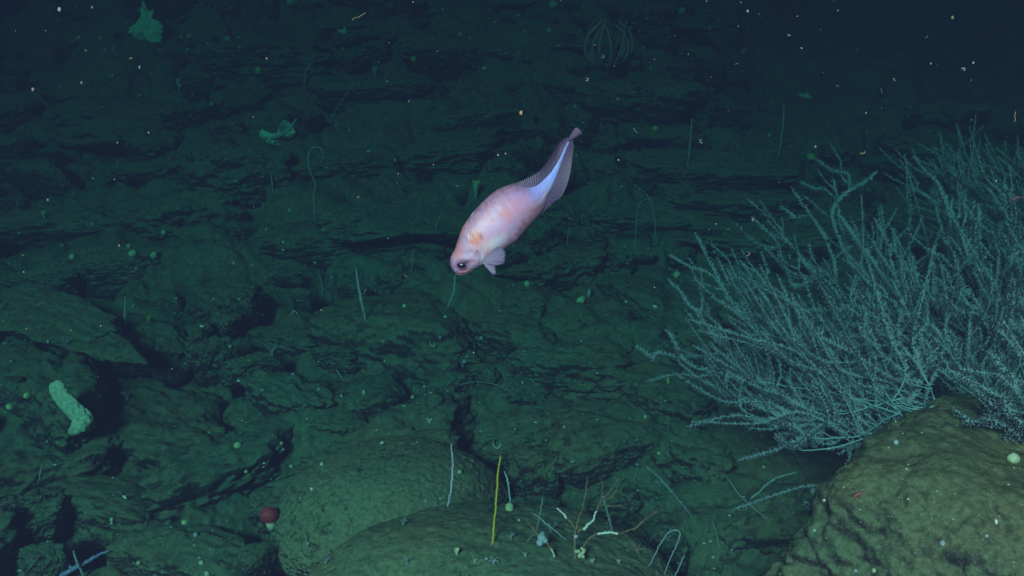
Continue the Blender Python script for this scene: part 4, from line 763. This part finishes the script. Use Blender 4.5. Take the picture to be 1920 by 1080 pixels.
FL = [(1617, 285, 7, 'c', 'o'), (977, 212, 7, 'b', 'o'), (1786, 33, 5, 'b', 'o'), (246, 111, 4.5, 'c', 'o'), (437, 494, 4.5, 'c', 'o'), (112, 18, 6, 'b', 's'), (173, 14, 4, 'b', 'r'), (62, 168, 5, 'b', 'r'), (153, 155, 4, 'b', 'r'), (279, 249, 3.5, 'b', 'o'), (160, 95, 3, 'c', 'o'), (262, 126, 4, 'b', 's'),
      (660, 38, 8, 'w', 'o'), (747, 326, 2.6, 'b', 'o'), (1677, 150, 6, 'w', 'o'), (1130, 106, 5, 'c', 's'), (1115, 83, 3, 'c', 'o'), (1402, 21, 4, 'b', 's'), (1480, 65, 4, 'c', 's'), (1188, 240, 5, 'w', 's'), (1316, 265, 6, 'c', 's'), (1529, 275, 4, 'b', 's'), (1412, 412, 5, 'b', 'r'), (1402, 476, 6, 'c', 's'), (1571, 20, 2.5, 'b', 's'),
      (1378, 120, 3, 'w', 's'), (1653, 165, 4, 'w', 's'), (1624, 212, 3, 'b', 's'), (1806, 130, 5, 'c', 's'), (1740, 67, 3, 'w', 's'), (1902, 228, 4, 'w', 'o'), (948, 288, 3, 'b', 'o'), (672, 370, 3.5, 'b', 'r'), (857, 348, 3, 'c', 's'), (813, 309, 3, 'b', 'r'), (762, 517, 4, 'c', 'o'), (688, 541, 4, 'w', 's'), (1100, 149, 5, 'c', 's'),
      (500, 110, 3, 'b', 'o'), (90, 375, 4, 'b', 'r'), (1825, 118, 3, 'b', 's'), (1570, 162, 3, 'c', 's'), (1820, 150, 2.5, 'c', 'o'), (775, 140, 3, 'w', 's'), (819, 97, 4, 'w', 'o'), (1235, 905, 3, 'w', 's'), (1160, 300, 3, 'b', 's'), (1595, 345 + 10, 4, 'w', 's')]
for k, (x, y, sz, kd, c) in enumerate(FL):
    d = random.uniform(.9, 1.9); gd = 9; flake(x, y, sz, d, kd, {'o': M_SNOWO, 's': M_SNOW, 'r': M_DIMROSE}[c], {'o': 'tan', 's': 'whitish', 'r': 'dull rose'}[c] + {'c': ' curled', 'w': ' stringy', 'b': ' clumped'}[kd] + ' marine snow flake', k)
mb = MB(); r = np.random.default_rng(77)
for k in range(480):
    py = 1080 * r.random() ** 1.5; px = r.uniform(-300, 2220); d = r.uniform(.6, 3.2); q = P(px, py, d)
    if q.z < float(base_z(np.array([q.x]), np.array([q.y]))[0]) + .35: continue
    S = r.uniform(.0002, .0006); v = r.normal(size=3); v[2] += 1; v /= np.linalg.norm(v); w_ = perp(v, r); w2 = np.cross(v, w_); c = np.array(q)
    mb.add(np.array([c + v * S * 1.8, c - v * S * 1.8, c + w_ * S, c - w_ * S, c + w2 * S, c - w2 * S]), [[(0, 2, 4), (0, 4, 3), (0, 3, 5), (0, 5, 2), (1, 4, 2), (1, 3, 4), (1, 5, 3), (1, 2, 5)]])
tag(mb.build('marine_snow_dust', M_SNOW), 'fine pale specks of marine snow scattered through the water', 'marine snow', kind='stuff')

# ------------------------------------------------------------------ water (haze) around everything
def water_box():
    x0, x1, y0, y1, z0, z1 = -22, 22, -.55, 14.5, -5.5, 6.6
    mb = MB(); V = [(x, y, z) for x in (x0, x1) for y in (y0, y1) for z in (z0, z1)]
    mb.add(V, [[(0, 1, 3, 2), (4, 6, 7, 5), (0, 4, 5, 1), (2, 3, 7, 6), (0, 2, 6, 4), (1, 5, 7, 3)]])
    m = bpy.data.materials.new('sea_water'); m.use_nodes = True; nt = m.node_tree; nt.nodes.clear()
    o = nt.nodes.new('ShaderNodeOutputMaterial'); v = nt.nodes.new('ShaderNodeVolumePrincipled')
    v.inputs['Density'].default_value = .55; v.inputs['Color'].default_value = (.021, .027, .060, 1)
    v.inputs['Absorption Color'].default_value = (.0, .29, .245, 1); v.inputs['Anisotropy'].default_value = 0
    nt.links.new(v.outputs['Volume'], o.inputs['Volume'])
    h = mb.build('haze', m, smooth=False); tag(h, 'dark blue sea water filling the whole place', 'water', kind='stuff')
water_box()
